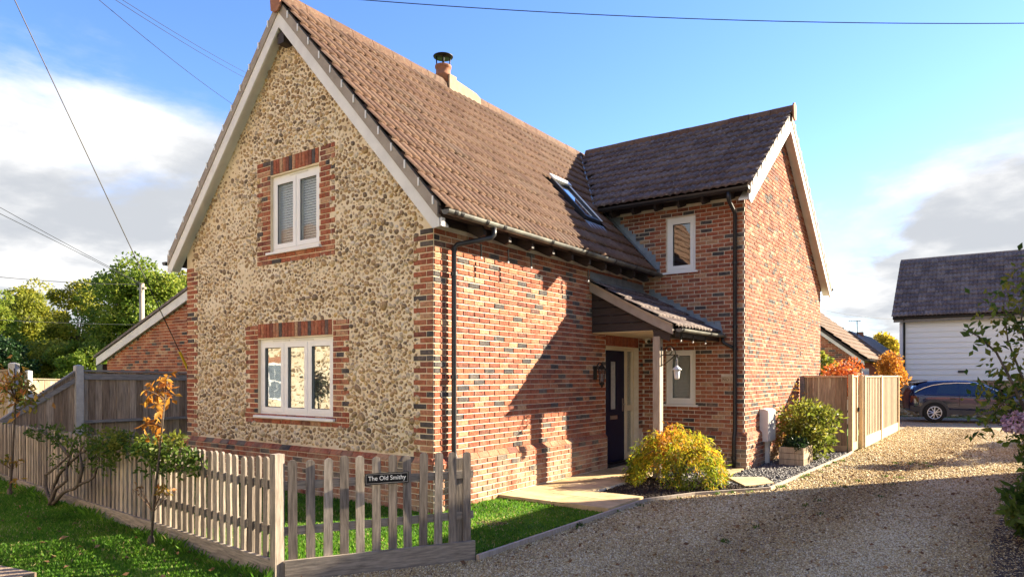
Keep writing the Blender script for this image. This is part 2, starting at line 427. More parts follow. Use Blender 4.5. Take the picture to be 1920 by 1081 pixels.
class MB:
    def __init__(s):
        s.v = []; s.f = []; s.t = []
    def add(s, vs, fs, tint=0.0):
        b = len(s.v)
        s.v += [tuple(map(float, q)) for q in vs]
        for f in fs:
            s.f.append(tuple(b + i for i in f)); s.t.append(tint)
        return s
    def box(s, lo, hi, tint=0.0):
        x0, y0, z0 = lo; x1, y1, z1 = hi
        return s.add([(x0, y0, z0), (x1, y0, z0), (x1, y1, z0), (x0, y1, z0), (x0, y0, z1), (x1, y0, z1), (x1, y1, z1), (x0, y1, z1)],
                     [(3, 2, 1, 0), (4, 5, 6, 7), (0, 1, 5, 4), (1, 2, 6, 5), (2, 3, 7, 6), (3, 0, 4, 7)], tint)
    def obox(s, o, a, b, c, tint=0.0):
        """box from corner o with edge vectors a, b, c"""
        o, a, b, c = [np.asarray(q, float) for q in (o, a, b, c)]
        if np.dot(np.cross(a, b), c) < 0:
            a, b = b, a
        vs = [o, o + a, o + a + b, o + b, o + c, o + a + c, o + a + b + c, o + b + c]
        return s.add(vs, [(3, 2, 1, 0), (4, 5, 6, 7), (0, 1, 5, 4), (1, 2, 6, 5), (2, 3, 7, 6), (3, 0, 4, 7)], tint)
    def prism(s, poly, d, tint=0.0):
        """poly: 3-D points of one face, extruded by vector d"""
        P = [np.asarray(q, float) for q in poly]; d = np.asarray(d, float)
        n = len(P)
        nrm = sum((np.cross(P[i], P[(i + 1) % n]) for i in range(n)), np.zeros(3))
        if np.dot(nrm, d) > 0:
            P = P[::-1]
        vs = P + [q + d for q in P]
        fs = [tuple(range(n)), tuple(range(2 * n - 1, n - 1, -1))]
        for i in range(n):
            j = (i + 1) % n
            fs.append((j, i, n + i, n + j))
        return s.add(vs, fs, tint)
    def tube(s, pts, r, n=8, cap=True, tint=0.0):
        P = [np.asarray(q, float) for q in pts]
        rr = r if isinstance(r, (list, tuple)) else [r] * len(P)
        b = len(s.v)
        prev = None
        for i, p in enumerate(P):
            d = P[min(i + 1, len(P) - 1)] - P[max(i - 1, 0)]
            d = d / (np.linalg.norm(d) + 1e-9)
            if prev is None:
                a = np.array([0, 0, 1.0]) if abs(d[2]) < .9 else np.array([1.0, 0, 0])
                e1 = np.cross(a, d)
            else:
                e1 = prev - d * np.dot(prev, d)
            e1 /= np.linalg.norm(e1) + 1e-9
            prev = e1
            e2 = np.cross(d, e1)
            for k in range(n):
                an = 2 * math.pi * k / n
                s.v.append(tuple(p + rr[i] * (math.cos(an) * e1 + math.sin(an) * e2)))
        for i in range(len(P) - 1):
            for k in range(n):
                j = (k + 1) % n
                s.f.append((b + i * n + k, b + i * n + j, b + (i + 1) * n + j, b + (i + 1) * n + k)); s.t.append(tint)
        if cap:
            s.f.append(tuple(b + k for k in reversed(range(n)))); s.t.append(tint)
            e = b + (len(P) - 1) * n
            s.f.append(tuple(e + k for k in range(n))); s.t.append(tint)
        return s
    def lathe(s, c, prof, n=16, tint=0.0, axis=(0, 0, 1)):
        """prof: list of (r, h) along axis"""
        ax = Vector(axis).normalized()
        q = ax.to_track_quat('Z', 'Y')
        b = len(s.v)
        for r, h in prof:
            for k in range(n):
                an = 2 * math.pi * k / n
                p = q @ Vector((r * math.cos(an), r * math.sin(an), h)) + Vector([float(z) for z in c])
                s.v.append(tuple(p))
        for i in range(len(prof) - 1):
            for k in range(n):
                j = (k + 1) % n
                s.f.append((b + i * n + k, b + i * n + j, b + (i + 1) * n + j, b + (i + 1) * n + k)); s.t.append(tint)
        s.f.append(tuple(b + k for k in reversed(range(n)))); s.t.append(tint)
        e = b + (len(prof) - 1) * n
        s.f.append(tuple(e + k for k in range(n))); s.t.append(tint)
        return s
    def mesh(s, name, m, smooth=False):
        me = bpy.data.meshes.new(name)
        me.from_pydata(s.v, [], s.f)
        a = me.attributes.new('tint', 'FLOAT', 'FACE')
        a.data.foreach_set('value', s.t)
        if smooth:
            me.polygons.foreach_set('use_smooth', [True] * len(me.polygons))
        me.materials.append(MT[m] if isinstance(m, str) else m)
        me.update()
        return me
    def build(s, name, m, parent=None, smooth=False, loc=None):
        me = s.mesh(name, m, smooth)
        if smooth == 'auto':
            pass
        return link(name, me, parent, loc)

def area_px(c, du, dz, n):
    """rough size in the photo of a piece of wall with centre c, facing n"""
    q = c - CAM
    d = q @ FWD
    if d < .5:
        return 0
    u, v, _ = proj(c)
    if not (-10 < u < 1930 and -10 < v < 1090):
        return 0
    cs = -float(np.dot(q, n)) / np.linalg.norm(q)
    return max(0, cs) * du * dz * (FPX / d) ** 2

def bezier(p0, p1, p2, n=10):
    p0, p1, p2 = [np.asarray(q, float) for q in (p0, p1, p2)]
    return [(1 - t) ** 2 * p0 + 2 * t * (1 - t) * p1 + t * t * p2 for t in np.linspace(0, 1, n)]

# ====================================================================== THE COTTAGE
cottage = empty('brick_and_flint_cottage', (0, 0, G0), 'large brick and flint cottage with steep tiled roof behind the picket fences', 'house')
X3 = np.array([1.0, 0, 0]); Y3 = np.array([0, 1.0, 0]); Z3 = np.array([0, 0, 1.0])
PIECES = []          # (centre, u, n, length, height, proud, wall, tint)

def wall_panel(name, O, u, n, cuts, top, openings, z0, thick=.27, m='mortar', parent=None):
    O = np.asarray(O, float)
    cs = sorted(set(cuts + [c for a, b, _, _ in openings for c in (a, b)]))
    mb = MB()
    P = lambda a, z: O + u * a + Z3 * z
    for a, b in zip(cs[:-1], cs[1:]):
        mid = (a + b) / 2
        hs = sorted([(o[2], o[3]) for o in openings if o[0] <= mid <= o[1]])
        zb = z0
        for h0, h1 in hs:
            mb.prism([P(a, zb), P(b, zb), P(b, h0), P(a, h0)], -n * thick)
            zb = h1
        mb.prism([P(a, zb), P(b, zb), P(b, top(b)), P(a, top(a))], -n * thick)
    return mb.build(name, m, parent)

def courses(O, u, n, avail, z0, z1, wall, proud=.010, phase=0.0, dark=None):
    """stretcher courses, cut to the runs avail(k, z) gives"""
    O = np.asarray(O, float)
    k = 0
    z = z0
    while z + .06 < z1:
        zc = z + .0375
        off = phase + (.1125 if k % 2 else 0.0)
        for a, b in avail(k, zc):
            i = math.floor((a - off) / .225) - 1
            while off + i * .225 < b:
                s = max(a, off + i * .225) ; e = min(b, off + (i + 1) * .225)
                i += 1
                if e - s < .035:
                    continue
                ln = e - s - .013
                c = O + u * ((s + e) / 2) + Z3 * zc
                PIECES.append((c, u, n, ln, .062, proud + random.uniform(-.002, .003), wall, random.random()))
        z += .075; k += 1

def brick_geo(c, u, n, ln, h, proud, rough=True):
    """verts, faces of one brick standing out from the mortar face"""
    hl, hh = ln / 2, h / 2
    q = .0045
    j = lambda s=.0016: random.uniform(-s, s) if rough else 0
    vs = []
    for (d, ins) in ((-.01, 0), (proud - .004, 0), (proud, q)):
        for a, b in ((-1, -1), (1, -1), (1, 1), (-1, 1)):
            vs.append(c + u * (a * (hl - ins) + j()) + Z3 * (b * (hh - ins) + j()) + n * (d + (j(.002) if d > 0 else 0)))
    fs = []
    flip = np.dot(np.cross(u, Z3), n) < 0
    for l in (0, 4):
        for i in range(4):
            m = (i + 1) % 4
            fs.append((l + i, l + m, l + 4 + m, l + 4 + i))
    fs.append((8, 9, 10, 11))
    if flip:
        fs = [tuple(reversed(f)) for f in fs]
    return vs, fs

# ---- measurements
RX, RZ, SL = -2.83, 6.93, 1.102              # main ridge, pitch
zmain = lambda x: RZ - SL * abs(x - RX)
WY, WX, WEND = 6.104, 1.97, 12.55            # wing
WRY, WRZ, WSL = 8.615, 6.97, .745
zwing = lambda y: WRZ - WSL * abs(y - WRY)
GW = -5.66

LWIN = (-3.617, -1.873, .875, 2.02)
UWIN = (-3.30, -2.166, 3.33, 4.47)
# ---- flint gable (faces the road)
gtop = lambda a: zmain(a) - .16
nG = -Y3
flint_wall = wall_panel('flint_wall', (0, 0, 0), X3, nG, [GW, RX, 0.0], gtop, [LWIN, UWIN], G0 - .1, .28, 'lime', cottage)
def g_runs(k, z):
    r = []
    wq = .34 if k % 2 else .2275
    if z < .45:
        return []
    if z < 3.32:
        r += [(GW, GW + wq), (-wq, 0.0)]
    for (a, b, z0, z1) in (LWIN, UWIN):
        wj = .34 if k % 2 else .2275
        if z0 - .165 < z < z0 - .01:
            r.append((a - .34, b + .34))
        elif z0 - .01 <= z < z1 + .01:
            r += [(a - wj, a), (b, b + wj)]
        elif z1 + .01 <= z < z1 + .245:
            r += [(a - .34, a - .005), (b + .005, b + .34)]
    return r
K0 = G0                                         # course datum
def kz(z): return int(round((z - K0) / .075 - .5))
courses((0, 0, 0), X3, nG, lambda k, z: g_runs(k, z), K0, 5.0, flint_wall)
# the plinth courses under the flint
plinth_n = .05
courses((0, -plinth_n, 0), X3, nG, lambda k, z: [(GW - .05, .05)] if z < .35 else [], K0, .38, flint_wall)
# soldier courses
for (a, b, z0, z1) in (LWIN, UWIN):
    s = a
    while s < b - .03:
        e = min(s + .075, b)
        PIECES.append((np.array([(s + e) / 2, 0, z1 + .13]), X3, nG, e - s - .009, .215, .012, flint_wall, random.random()))
        s = e
# ---- side wall with the door (faces the drive)
DOOR = (4.53, 5.90, -.14, 2.0)
nS = X3
side_wall = wall_panel('brick_wall', (0, 0, 0), Y3, nS, [.281, WY], lambda a: 3.58, [DOOR], G0 - .1, .28, 'mortar', cottage)
def s_runs(k, z):
    if .35 <= z < .45: return []
    if z >= 3.34: return []
    r = [(0.0, WY)]
    if DOOR[2] < z < DOOR[3] + .22:
        r = [(0.0, DOOR[0]), (DOOR[1], WY)]
    return r
courses((0, 0, 0), Y3, nS, lambda k, z: s_runs(k, z) if z > .4 else [], K0, 3.35, side_wall)
courses((plinth_n, 0, 0), Y3, nS, lambda k, z: [(-.05, DOOR[0] - .03)] if z < .35 else [], K0, .38, side_wall)
s = DOOR[0]
while s < DOOR[1] - .03:
    PIECES.append((np.array([0, s + .0375, 2.112]), Y3, nS, .066, .212, .01, side_wall, .3 + .3 * random.random()))
    s += .075
# ---- wing front wall
W2 = (.481, 1.062, .93, 1.975)
W3 = (.487, 1.061, 3.45, 4.485)
wtop = lambda a: 4.98
wing_wall = wall_panel('brick_wall', (0, WY, 0), X3, nG, [.0, 1.69], wtop, [W2, W3], G0 - .1, .28, 'mortar', cottage)
wing_wall_b = wall_panel('brick_wall', (0, WY, 0), X3, nG, [-1.25, -.001], wtop, [], 2.6, .28, 'mortar', cottage)
def w_runs(k, z):
    if .35 <= z < .45: return []
    x0 = 0.0 if z < 3.55 else -1.1
    r = [(x0, WX)]
    for (a, b, z0, z1) in (W2, W3):
        if z0 - .01 < z < z1:
            r = [(x0, a), (b, WX)]
    if 1.335 < z < 1.46:
        r = [(x0, W2[0]), (W2[1], 1.555), (1.779, WX)]
    return r
courses((0, WY, 0), X3, nG, lambda k, z: w_runs(k, z) if z > .4 else [], K0, 4.7, wing_wall, phase=.03)
courses((0, WY - plinth_n, 0), X3, nG, lambda k, z: [(.02, WX + .05)] if z < .35 else [], K0, .38, wing_wall)
# ---- wing gable wall
wgtop = lambda a: zwing(a) - .14
wing_gable = wall_panel('brick_wall', (WX, 0, 0), Y3, nS, [WY + .0, WRY, WEND], wgtop, [], G0 - .1, .28, 'mortar', cottage)
def wg_runs(k, z):
    if .35 <= z < .45: return []
    h = (WRZ - .14 - z - .03) / WSL
    a, b = max(WY, WRY - h), min(WEND, WRY + h)
    return [(a, b)] if b - a > .1 else []
courses((WX, 0, 0), Y3, nS, lambda k, z: wg_runs(k, z) if z > .4 else [], K0, 6.9, wing_gable, phase=.06)
courses((WX + plinth_n, 0, 0), Y3, nS, lambda k, z: [(WY - .05, WEND)] if z < .35 else [], K0, .38, wing_gable)
# ---- plinths: backing and the sloping course on top
pl = MB()
pl.box((GW - .05, -.05, G0 - .1), (.05, -.0, .366))
pl.box((.0, .0, G0 - .1), (.05, DOOR[0] - .03, .366))
pl.box((.0, WY - .05, G0 - .1), (WX + .05, WY, .366))
pl.box((WX, WY, G0 - .1), (WX + .05, WEND, .366))
pl.build('plinth', 'mortar', cottage)
def chamfer(O, u, n, a, b, ph=0):
    mb = MB(); s = a
    while s < b - .02:
        e = min(b, s + .225)
        o0 = O + u * (s + .005); o1 = O + u * (e - .005)
        t = random.random()
        A = [o0 + n * .062 + Z3 * .338, o1 + n * .062 + Z3 * .338, o1 + n * .012 + Z3 * .462, o0 + n * .012 + Z3 * .462]
        B = [p - n * .05 - Z3 * .0 for p in A]
        A2 = [o0 + n * .060 + Z3 * .374, o0 + n * .060 + Z3 * .384, o0 + n * .011 + Z3 * .446, o0 - n * .02 + Z3 * .446, o0 - n * .02 + Z3 * .374]
        mb.prism(A2, u * (e - s - .010), t)
        s = e
    return mb
ch = MB()
for (O, u, n, a, b) in ((np.array([0, 0, 0.]), X3, nG, GW - .05, .055), (np.array([0, 0, 0.]), Y3, nS, -.055, DOOR[0] - .03),
                        (np.array([0, WY, 0.]), X3, nG, .0, WX + .055), (np.array([WX, 0, 0.]), Y3, nS, WY - .055, WEND)):
    m_ = chamfer(O, u, n, a, b)
    b0 = len(ch.v)
    ch.v += m_.v; ch.f += [tuple(b0 + i for i in f) for f in m_.f]; ch.t += m_.t
tagd(ch.build('plinth_bricks', 'brick', cottage), kind='stuff')
cm = MB()
for (p0, p1, n) in (((GW, 0, 0), (.0, 0, 0), nG), ((0, 0, 0), (0, DOOR[0] - .03, 0), nS), ((0, WY, 0), (WX, WY, 0), nG), ((WX, WY, 0), (WX, WEND, 0), nS)):
    p0, p1 = np.array(p0, float), np.array(p1, float)
    u = (p1 - p0); 
    cm.prism([p0 + n * .049 + Z3 * .3665, p0 + n * .049 + Z3 * .378, p0 + n * .002 + Z3 * .440, p0 + Z3 * .440 - n * .02, p0 + Z3 * .3665 - n * .02], u)
cm.build('plinth_mortar', 'mortar', cottage)

# ---- every brick: the 300 that show largest are parts, the rest one piece
def hidden(c):
    u, v, d = proj(c)
    if c[0] < .04 and c[1] < .5 and v > 850 and u < 890: return .35      # behind the picket fence
    if 1172 < u < 1368 and v > 812: return 0
    return 1
sc = [area_px(p[0], p[3], p[4], p[2]) * hidden(p[0]) for p in PIECES]
order = sorted(range(len(PIECES)), key=lambda i: -sc[i])
lead_set = set(order[:300])
cache = {}
rest = MB()
for i, (c, u, n, ln, h, proud, wall, t) in enumerate(PIECES):
    if i in lead_set:
        key = (round(ln, 2), round(h, 2), random.randrange(6))
        if key not in cache:
            vs, fs = brick_geo(np.zeros(3), X3, -Y3, key[0], key[1], .011)
            cache[key] = MB().add(vs, fs, 0.0).mesh('brick', 'brick')
        rz = 0 if abs(n[1]) > .5 else R_(90)
        link('brick', cache[key], wall, c, (0, 0, rz))
    else:
        vs, fs = brick_geo(c, u, n, ln, h, proud)
        rest.add(vs, fs, t)
tagd(rest.build('bricks', 'brick', cottage), kind='stuff')

# ---- flint cobbles set in the lime mortar
def ico(sub=1, seed=0):
    import bmesh
    bm = bmesh.new()
    bmesh.ops.create_icosphere(bm, subdivisions=sub, radius=1)
    r = random.Random(seed)
    off = Vector((r.uniform(0, 50), r.uniform(0, 50), r.uniform(0, 50)))
    for v in bm.verts:
        k = 1 + .28 * mnoise.noise(v.co * 1.1 + off) + .10 * mnoise.noise(v.co * 2.7 + off)
        v.co *= k
    V = np.array([v.co[:] for v in bm.verts]); F = np.array([[q.index for q in f.verts] for f in bm.faces])
    bm.free()
    return V, F
ICO = [ico(2, s) for s in range(10)]
def in_brick(x, z):
    k = int(math.floor((z - K0) / .075))
    zc = K0 + (k + .5) * .075
    for a, b in g_runs(k, zc):
        if a - .03 < x < b + .03:
            return True
    for (a, b, z0, z1) in (LWIN, UWIN):
        if a - .02 < x < b + .02 and z0 - .15 < z < z1 + .26:
            return True
    return False
pts = []
cell = {}
tries = 0
rg = random.Random(5)
while tries < 90000:
    tries += 1
    x = rg.uniform(GW + .2, -.2); z = rg.uniform(.485, 6.45)
    if z > gtop(x) - .16: continue
    if in_brick(x, z): continue
    big = mnoise.noise(Vector((x * .8, z * .8, 3.0)))
    r = rg.uniform(.021, .042) * (1.0 + .28 * big)
    if z < 1.6: r *= 1.12
    if rg.random() < .05: r *= 1.5
    g = (int(x / .1), int(z / .1)); ok = True
    for i in (-1, 0, 1):
        for j in (-1, 0, 1):
            for (a, b, c) in cell.get((g[0] + i, g[1] + j), ()):
                if (a - x) ** 2 + (b - z) ** 2 < ((c + r) * .95) ** 2:
                    ok = False; break
            if not ok: break
        if not ok: break
    if ok:
        cell.setdefault(g, []).append((x, z, r)); pts.append((x, z, r))
tries = 0
while tries < 60000:                    # small cobbles packed between the large ones
    tries += 1
    x = rg.uniform(GW + .2, -.2); z = rg.uniform(.485, 6.45)
    if z > gtop(x) - .14 or in_brick(x, z): continue
    r = rg.uniform(.013, .021)
    g = (int(x / .1), int(z / .1)); ok = True
    for i in (-1, 0, 1):
        for j in (-1, 0, 1):
            for (a, b, c) in cell.get((g[0] + i, g[1] + j), ()):
                if (a - x) ** 2 + (b - z) ** 2 < (c + r) ** 2:
                    ok = False; break
            if not ok: break
        if not ok: break
    if ok:
        cell.setdefault(g, []).append((x, z, r)); pts.append((x, z, r))
FV, FF, FT = [], [], []
ranked = sorted(range(len(pts)), key=lambda i: -(area_px(np.array([pts[i][0], 0, pts[i][1]]), 2 * pts[i][2], 2 * pts[i][2], nG) * (.3 if pts[i][1] < .75 else 1)))
ind = set(ranked[:300])
stone_mesh = []
for q in range(10):
    me = npmesh('flint_cobble', ICO[q][0], ICO[q][1], MT['flint'], np.zeros(len(ICO[q][1])), True)
    stone_mesh.append(me)
nb = 0
for i, (x, z, r) in enumerate(pts):
    wash = mnoise.noise(Vector((x * .55 + 9, z * 1.5, 7.0))) + .35 * mnoise.noise(Vector((x * 2.4, z * 2.6, 1.0)))
    sink = .005 - max(0, wash) * .024 - rg.uniform(0, .011)       # some patches lie deeper under the mortar
    rot = rg.uniform(-1.2, 1.2); el = rg.uniform(.70, 1.0)
    dpt = .72
    q = rg.randrange(10)
    if r < .0211: sink = max(sink, -.012)
    pos = np.array([x, sink, z]) * np.array([1, -1, 1.0])
    if i in ind:
        o = link('flint_cobble', stone_mesh[q], flint_wall, pos, (0, rot, 0))
        o.scale = (r * 1.12, r * dpt, r * el)
    else:
        V = ICO[q][0] * np.array([r * 1.12, r * dpt, r * el])
        c, s_ = math.cos(rot), math.sin(rot)
        V = np.stack([V[:, 0] * c + V[:, 2] * s_, V[:, 1], -V[:, 0] * s_ + V[:, 2] * c], 1) + pos
        FV.append(V); FF.append(ICO[q][1] + nb); nb += len(V)
        tt = rg.random()
        FT.append(np.full(len(ICO[q][1]), tt))
me = npmesh('flint_cobbles', np.concatenate(FV), np.concatenate(FF), MT['flint'], np.concatenate(FT), True)
tagd(link('flint_cobbles', me, cottage), kind='stuff')

# ---- hidden back of the house
bk = MB()
bk.box((GW, .281, G0), (GW + .28, 11.0, 2.85))
bk.box((GW, 11.0, G0), (0, 11.28, 2.85))
bk.box((0, WEND - .28, G0), (WX - .281, WEND, 3.8))
bk.prism([(GW, 11.0, 2.85), (0, 11.0, 2.85), (RX, 11.0, zmain(RX) - .2)], (0, .28, 0))
bk.build('rear_walls', 'mortar', cottage)
MB().box((GW + .281, .281, 2.55), (-.281, 10.9, 2.7)).box((.0, WY + .281, 2.55), (WX - .281, WEND - .3, 2.7)).build('floor_slab', 'interior', cottage)

# ====================================================================== roofs
def tile_mesh_arrays(wd, ln, roll=.034, rolls=2, th=.036, ns=9):
    n = ns * rolls + 1
    us = np.linspace(0, 1, n) * (wd + .012)
    h = roll * np.sqrt(np.abs(np.sin(math.pi * rolls * us / wd + .35)))
    V = []; F = []
    for (v, dz, lift) in ((0, -th, .040), (0, 0, .040), (ln * .5, 0, .020), (ln, 0, 0)):
        for a, b in zip(us, h):
            V.append((a, v, b + dz + lift))
    for r in range(3):
        for i in range(n - 1):
            a = r * n + i
            F.append((a, a + 1, a + n + 1, a + n))
    # closed right edge so the verge shows a thickness
    return np.array(V), np.array(F)
def tile_roof(parent, top_parent, O, a, s, ncols, nrows, wd, gauge, keep, nind, m, roll=.046, rolls=2, indname='roof_tile', stuffname='roof_tiles'):
    """O eave corner, a along the eave, s up the slope (unit)."""
    O = np.asarray(O, float); a = np.asarray(a, float); s = np.asarray(s, float)
    a /= np.linalg.norm(a); s /= np.linalg.norm(s)
    n = np.cross(a, s)
    if n[2] < 0: n = -n
    flip = np.dot(np.cross(a, s), n) < 0
    V0, F0 = tile_mesh_arrays(wd, gauge + .07, roll, rolls)
    if flip: F0 = F0[:, ::-1]
    T = []
    for r in range(nrows):
        for c in range(ncols):
            p = O + a * (c * wd) + s * (r * gauge)
            cen = p + a * wd / 2 + s * gauge / 2
            if keep(cen): T.append((p, cen))
    rk = sorted(range(len(T)), key=lambda i: -area_px(T[i][1], wd, gauge, n))
    ii = set(rk[:nind])
    B = np.stack([a, s, n], 1)
    me = npmesh(indname, V0 @ B.T, F0, MT[m], np.zeros(len(F0)), True)
    Vs, Fs, Ts = [], [], []; nb = 0
    for i, (p, cen) in enumerate(T):
        jit = n * random.uniform(-.004, .004) + s * random.uniform(-.008, .008)
        if i in ii:
            link(indname, me, parent, p + jit)
        else:
            Vs.append(V0 @ B.T + p + jit); Fs.append(F0 + nb); nb += len(V0)
            Ts.append(np.full(len(F0), random.random()))
    if Vs:
        me2 = npmesh(stuffname, np.concatenate(Vs), np.concatenate(Fs), MT[m], np.concatenate(Ts), True)
        tagd(link(stuffname, me2, top_parent), kind='stuff')
# slabs
def slab(name, pts, th, m, parent):
    P = [np.asarray(p, float) for p in pts]
    n = np.cross(P[1] - P[0], P[2] - P[0]); n /= np.linalg.norm(n)
    if n[2] < 0: n = -n
    return MB().prism(P, -n * th).build(name, m, parent)
EX = .30
dn = .045
main_roof = slab('roof', [(EX, -.19, zmain(EX) - dn), (EX, 11.4, zmain(EX) - dn), (RX, 11.4, RZ - dn), (RX, -.19, RZ - dn)], .09, 'dark_timber', cottage)
slab('roof', [(RX, -.19, RZ - dn), (RX, 11.4, RZ - dn), (2 * RX - EX, 11.4, zmain(EX) - dn), (2 * RX - EX, -.19, zmain(EX) - dn)], .09, 'dark_timber', cottage)
WV = 2.20
wing_roof = slab('roof', [(-2.7, 5.72, zwing(5.72) - dn), (WV - .01, 5.72, zwing(5.72) - dn), (WV - .01, WRY, WRZ - dn), (-2.7, WRY, WRZ - dn)], .09, 'dark_timber', cottage)
slab('roof', [(-2.7, WRY, WRZ - dn), (WV - .01, WRY, WRZ - dn), (WV - .01, 12.9, zwing(12.9) - dn), (-2.7, 12.9, zwing(12.9) - dn)], .09, 'dark_timber', cottage)
smain = np.array([-1, 0, SL]); swing = np.array([0, 1, WSL])
SKY_Y = (4.42, 5.04); SKY_X = (-.40, -1.14)
def keep_main(c):
    if zwing(c[1]) > zmain(c[0]) + .02 and c[1] > 5.8: return False
    if c[1] > WY - .03 and c[0] > -.95 and c[1] < 9: return False
    if SKY_Y[0] < c[1] < SKY_Y[1] and SKY_X[1] < c[0] < SKY_X[0]: return False
    return True
tile_roof(main_roof, cottage, (EX + .06, -.225, zmain(EX + .06)), Y3, smain, 31, 14, .3, .333, keep_main, 220, 'tile')
def keep_wing(c):
    return zwing(c[1]) > zmain(c[0]) + .02
tile_roof(wing_roof, cottage, (WV + .02, 5.66, zwing(5.66)), -X3, swing, 17, 11, .3, .328, keep_wing, 80, 'tile_shade_toned', roll=.040)
# ridge tiles
def ridge_tile(O, d, ln, m, parent, r=.125, hgt=.13):
    mb = MB(); O = np.asarray(O, float); d = np.asarray(d, float)
    sd = np.cross(d, Z3)
    prof = [(-r, -.10), (-r * .92, -.02), (-r * .6, .055), (0, .09), (r * .6, .055), (r * .92, -.02), (r, -.10)]
    prof2 = [(q * .86, z - .02) for q, z in prof]
    poly = [O + sd * q + Z3 * z for q, z in prof] + [O + sd * q + Z3 * z for q, z in reversed(prof2)]
    k = len(prof)
    vs = poly + [p + d * ln for p in poly]
    n = len(poly); fs = []
    for i in range(n):
        j = (i + 1) % n
        fs.append((i, j, n + j, n + i))
    for i in range(k - 1):
        fs.append((i + 1, i, n - 1 - i, n - 2 - i)); fs.append((n + i, n + i + 1, n + n - 2 - i, n + n - 1 - i))
    mb.add(vs, fs, random.random())
    return mb.build('ridge_tile', m, parent)
y = -.23
while y < 9.0:
    ridge_tile((RX, y, RZ + .03 + random.uniform(-.004, .004)), Y3, .435, 'tile', main_roof); y += .445
x = WV + .03
while x > -2.6:
    ridge_tile((x, WRY, WRZ + .03 + random.uniform(-.004, .004)), -X3, .435, 'tile', wing_roof); x -= .445
# blunt ends of the ridges
def ridge_end(c, d, m, parent):
    sd = np.cross(d, Z3); c = np.asarray(c, float)
    poly = [c + sd * q + Z3 * z for q, z in ((-.125, .04), (-.10, -.20), (-.03, -.24), (.05, -.24), (.11, -.18), (.125, .04), (.075, .10), (0, .125), (-.075, .10))]
    MB().prism(poly, d * .03, .5).build('ridge_end', m, parent)
ridge_end((RX, -.262, RZ + .03), Y3, 'terracotta', main_roof)
ridge_end((WV + .062, WRY, WRZ + .03), -X3, 'terracotta', wing_roof)
# bargeboards, undercloaks, soffits
def verge(sideO, ax, out, c0, slope, apexz, e1, e2, z1=None):
    """gable verge: ax = horizontal axis across the gable, c0 = ridge coordinate, e1/e2 = end coordinates"""
    O = np.asarray(sideO, float)
    P = lambda a, z, k: O + ax * a + Z3 * z + out * k
    zz = lambda a, off: apexz - off - slope * abs(a - c0)
    for e in (e1, e2):
        sg = 1 if e > c0 else -1
        i = e - sg * .11
        b = [(c0, apexz - .19), (e, zz(e, .19)), (e, zz(e, .19) - .085), (i, zz(i, .405)), (c0, apexz - .405)]
        MB().prism([P(a, z, .0) for a, z in b], out * .028).build('bargeboard', 'board_white', cottage)
        b = [(c0, apexz - .012), (e - sg * .02, zz(e - sg * .02, .012)), (e - sg * .02, zz(e - sg * .02, .188)), (c0, apexz - .188)]
        MB().prism([P(a, z, -.02) for a, z in b], out * .062).build('undercloak', 'undercloak', cottage)
        b = [(c0, apexz - .26), (e - sg * .03, zz(e - sg * .03, .26)), (e - sg * .03, zz(e - sg * .03, .29)), (c0, apexz - .29)]
        MB().prism([P(a, z, -.002) for a, z in b], -out * .17).build('soffit', 'board_white', cottage)
        # clips holding the end tiles
        L_ = abs(e - c0); cs_ = math.sqrt(1 + slope * slope); n_ = int(L_ * cs_ / .345)
        for q in range(1, n_ + 1):
            a = c0 + sg * (q * .345 / cs_)
            mb = MB()
            z = zz(a, .0)
            mb.obox(P(a - .01, z - .10, .044), ax * .020, Z3 * .10, out * .012)
            mb.build('verge_clip', 'upvc', cottage)
verge((0, -.17, 0), X3, nG, RX, SL, RZ, .27, 2 * RX - .27)
verge((WV - .05, 0, 0), Y3, nS, WRY, WSL, WRZ, 5.70, 12.86)
MB().box((RX - .07, -.165, 6.30), (RX + .07, -.012, 6.45)).build('ridge_beam', 'dark_timber', cottage)
# box ends under the eaves
MB().box((.285, -.20, 3.24), (.31, -.14, 3.34)).build('eaves_end', 'board_white', cottage)

# gutters and pipes
def gutter(p0, p1, r, m, parent, caps=True):
    p0, p1 = np.asarray(p0, float), np.asarray(p1, float)
    d = (p1 - p0); L0 = np.linalg.norm(d); d /= L0
    sd = np.cross(d, Z3)
    mb = MB(); n = 9
    vs = []
    for p in (p0, p1):
        for rr in (r, r - .005):
            for k in range(n + 1):
                an = math.pi + math.pi * k / n
                vs.append(p + sd * rr * math.cos(an) + Z3 * rr * math.sin(an))
    m1 = n + 1; fs = []
    for k in range(n):
        fs.append((k, k + 1, 2 * m1 + k + 1, 2 * m1 + k))
        fs.append((m1 + k + 1, m1 + k, 3 * m1 + k, 3 * m1 + k + 1))
    fs.append((0, m1, 3 * m1, 2 * m1)); fs.append((m1 - 1, 3 * m1 - 1, 4 * m1 - 1, 2 * m1 - 1))
    mb.add(vs, fs)
    if caps:
        for p, sgn in ((p0, -1), (p1, 1)):
            cp = [p + sd * (r + .004) * math.cos(math.pi + math.pi * k / n) + Z3 * (r + .004) * math.sin(math.pi + math.pi * k / n) for k in range(n + 1)]
            mb.prism(cp, d * sgn * .008)
    g = mb.build('gutter', m, parent, smooth=False)
    return g
def collar(p, d, r, parent, m='black', ln=.05):
    d = np.asarray(d, float); sd = np.cross(d, Z3); p = np.asarray(p, float)
    mb = MB(); n = 9; vs = []
    for q in (p - d * ln / 2, p + d * ln / 2):
        for k in range(n + 1):
            an = math.pi + math.pi * k / n
            vs.append(q + sd * r * math.cos(an) + Z3 * (r * math.sin(an) + .003))
    fs = [(k, k + 1, n + 2 + k, n + 1 + k) for k in range(n)]
    mb.add(vs, fs)
    mb.build('gutter_joint', m, parent)
GX, GZ = .375, 3.425
g1 = gutter((GX, -.20, GZ), (GX, WY + .02, GZ), .058, 'gutter', cottage)
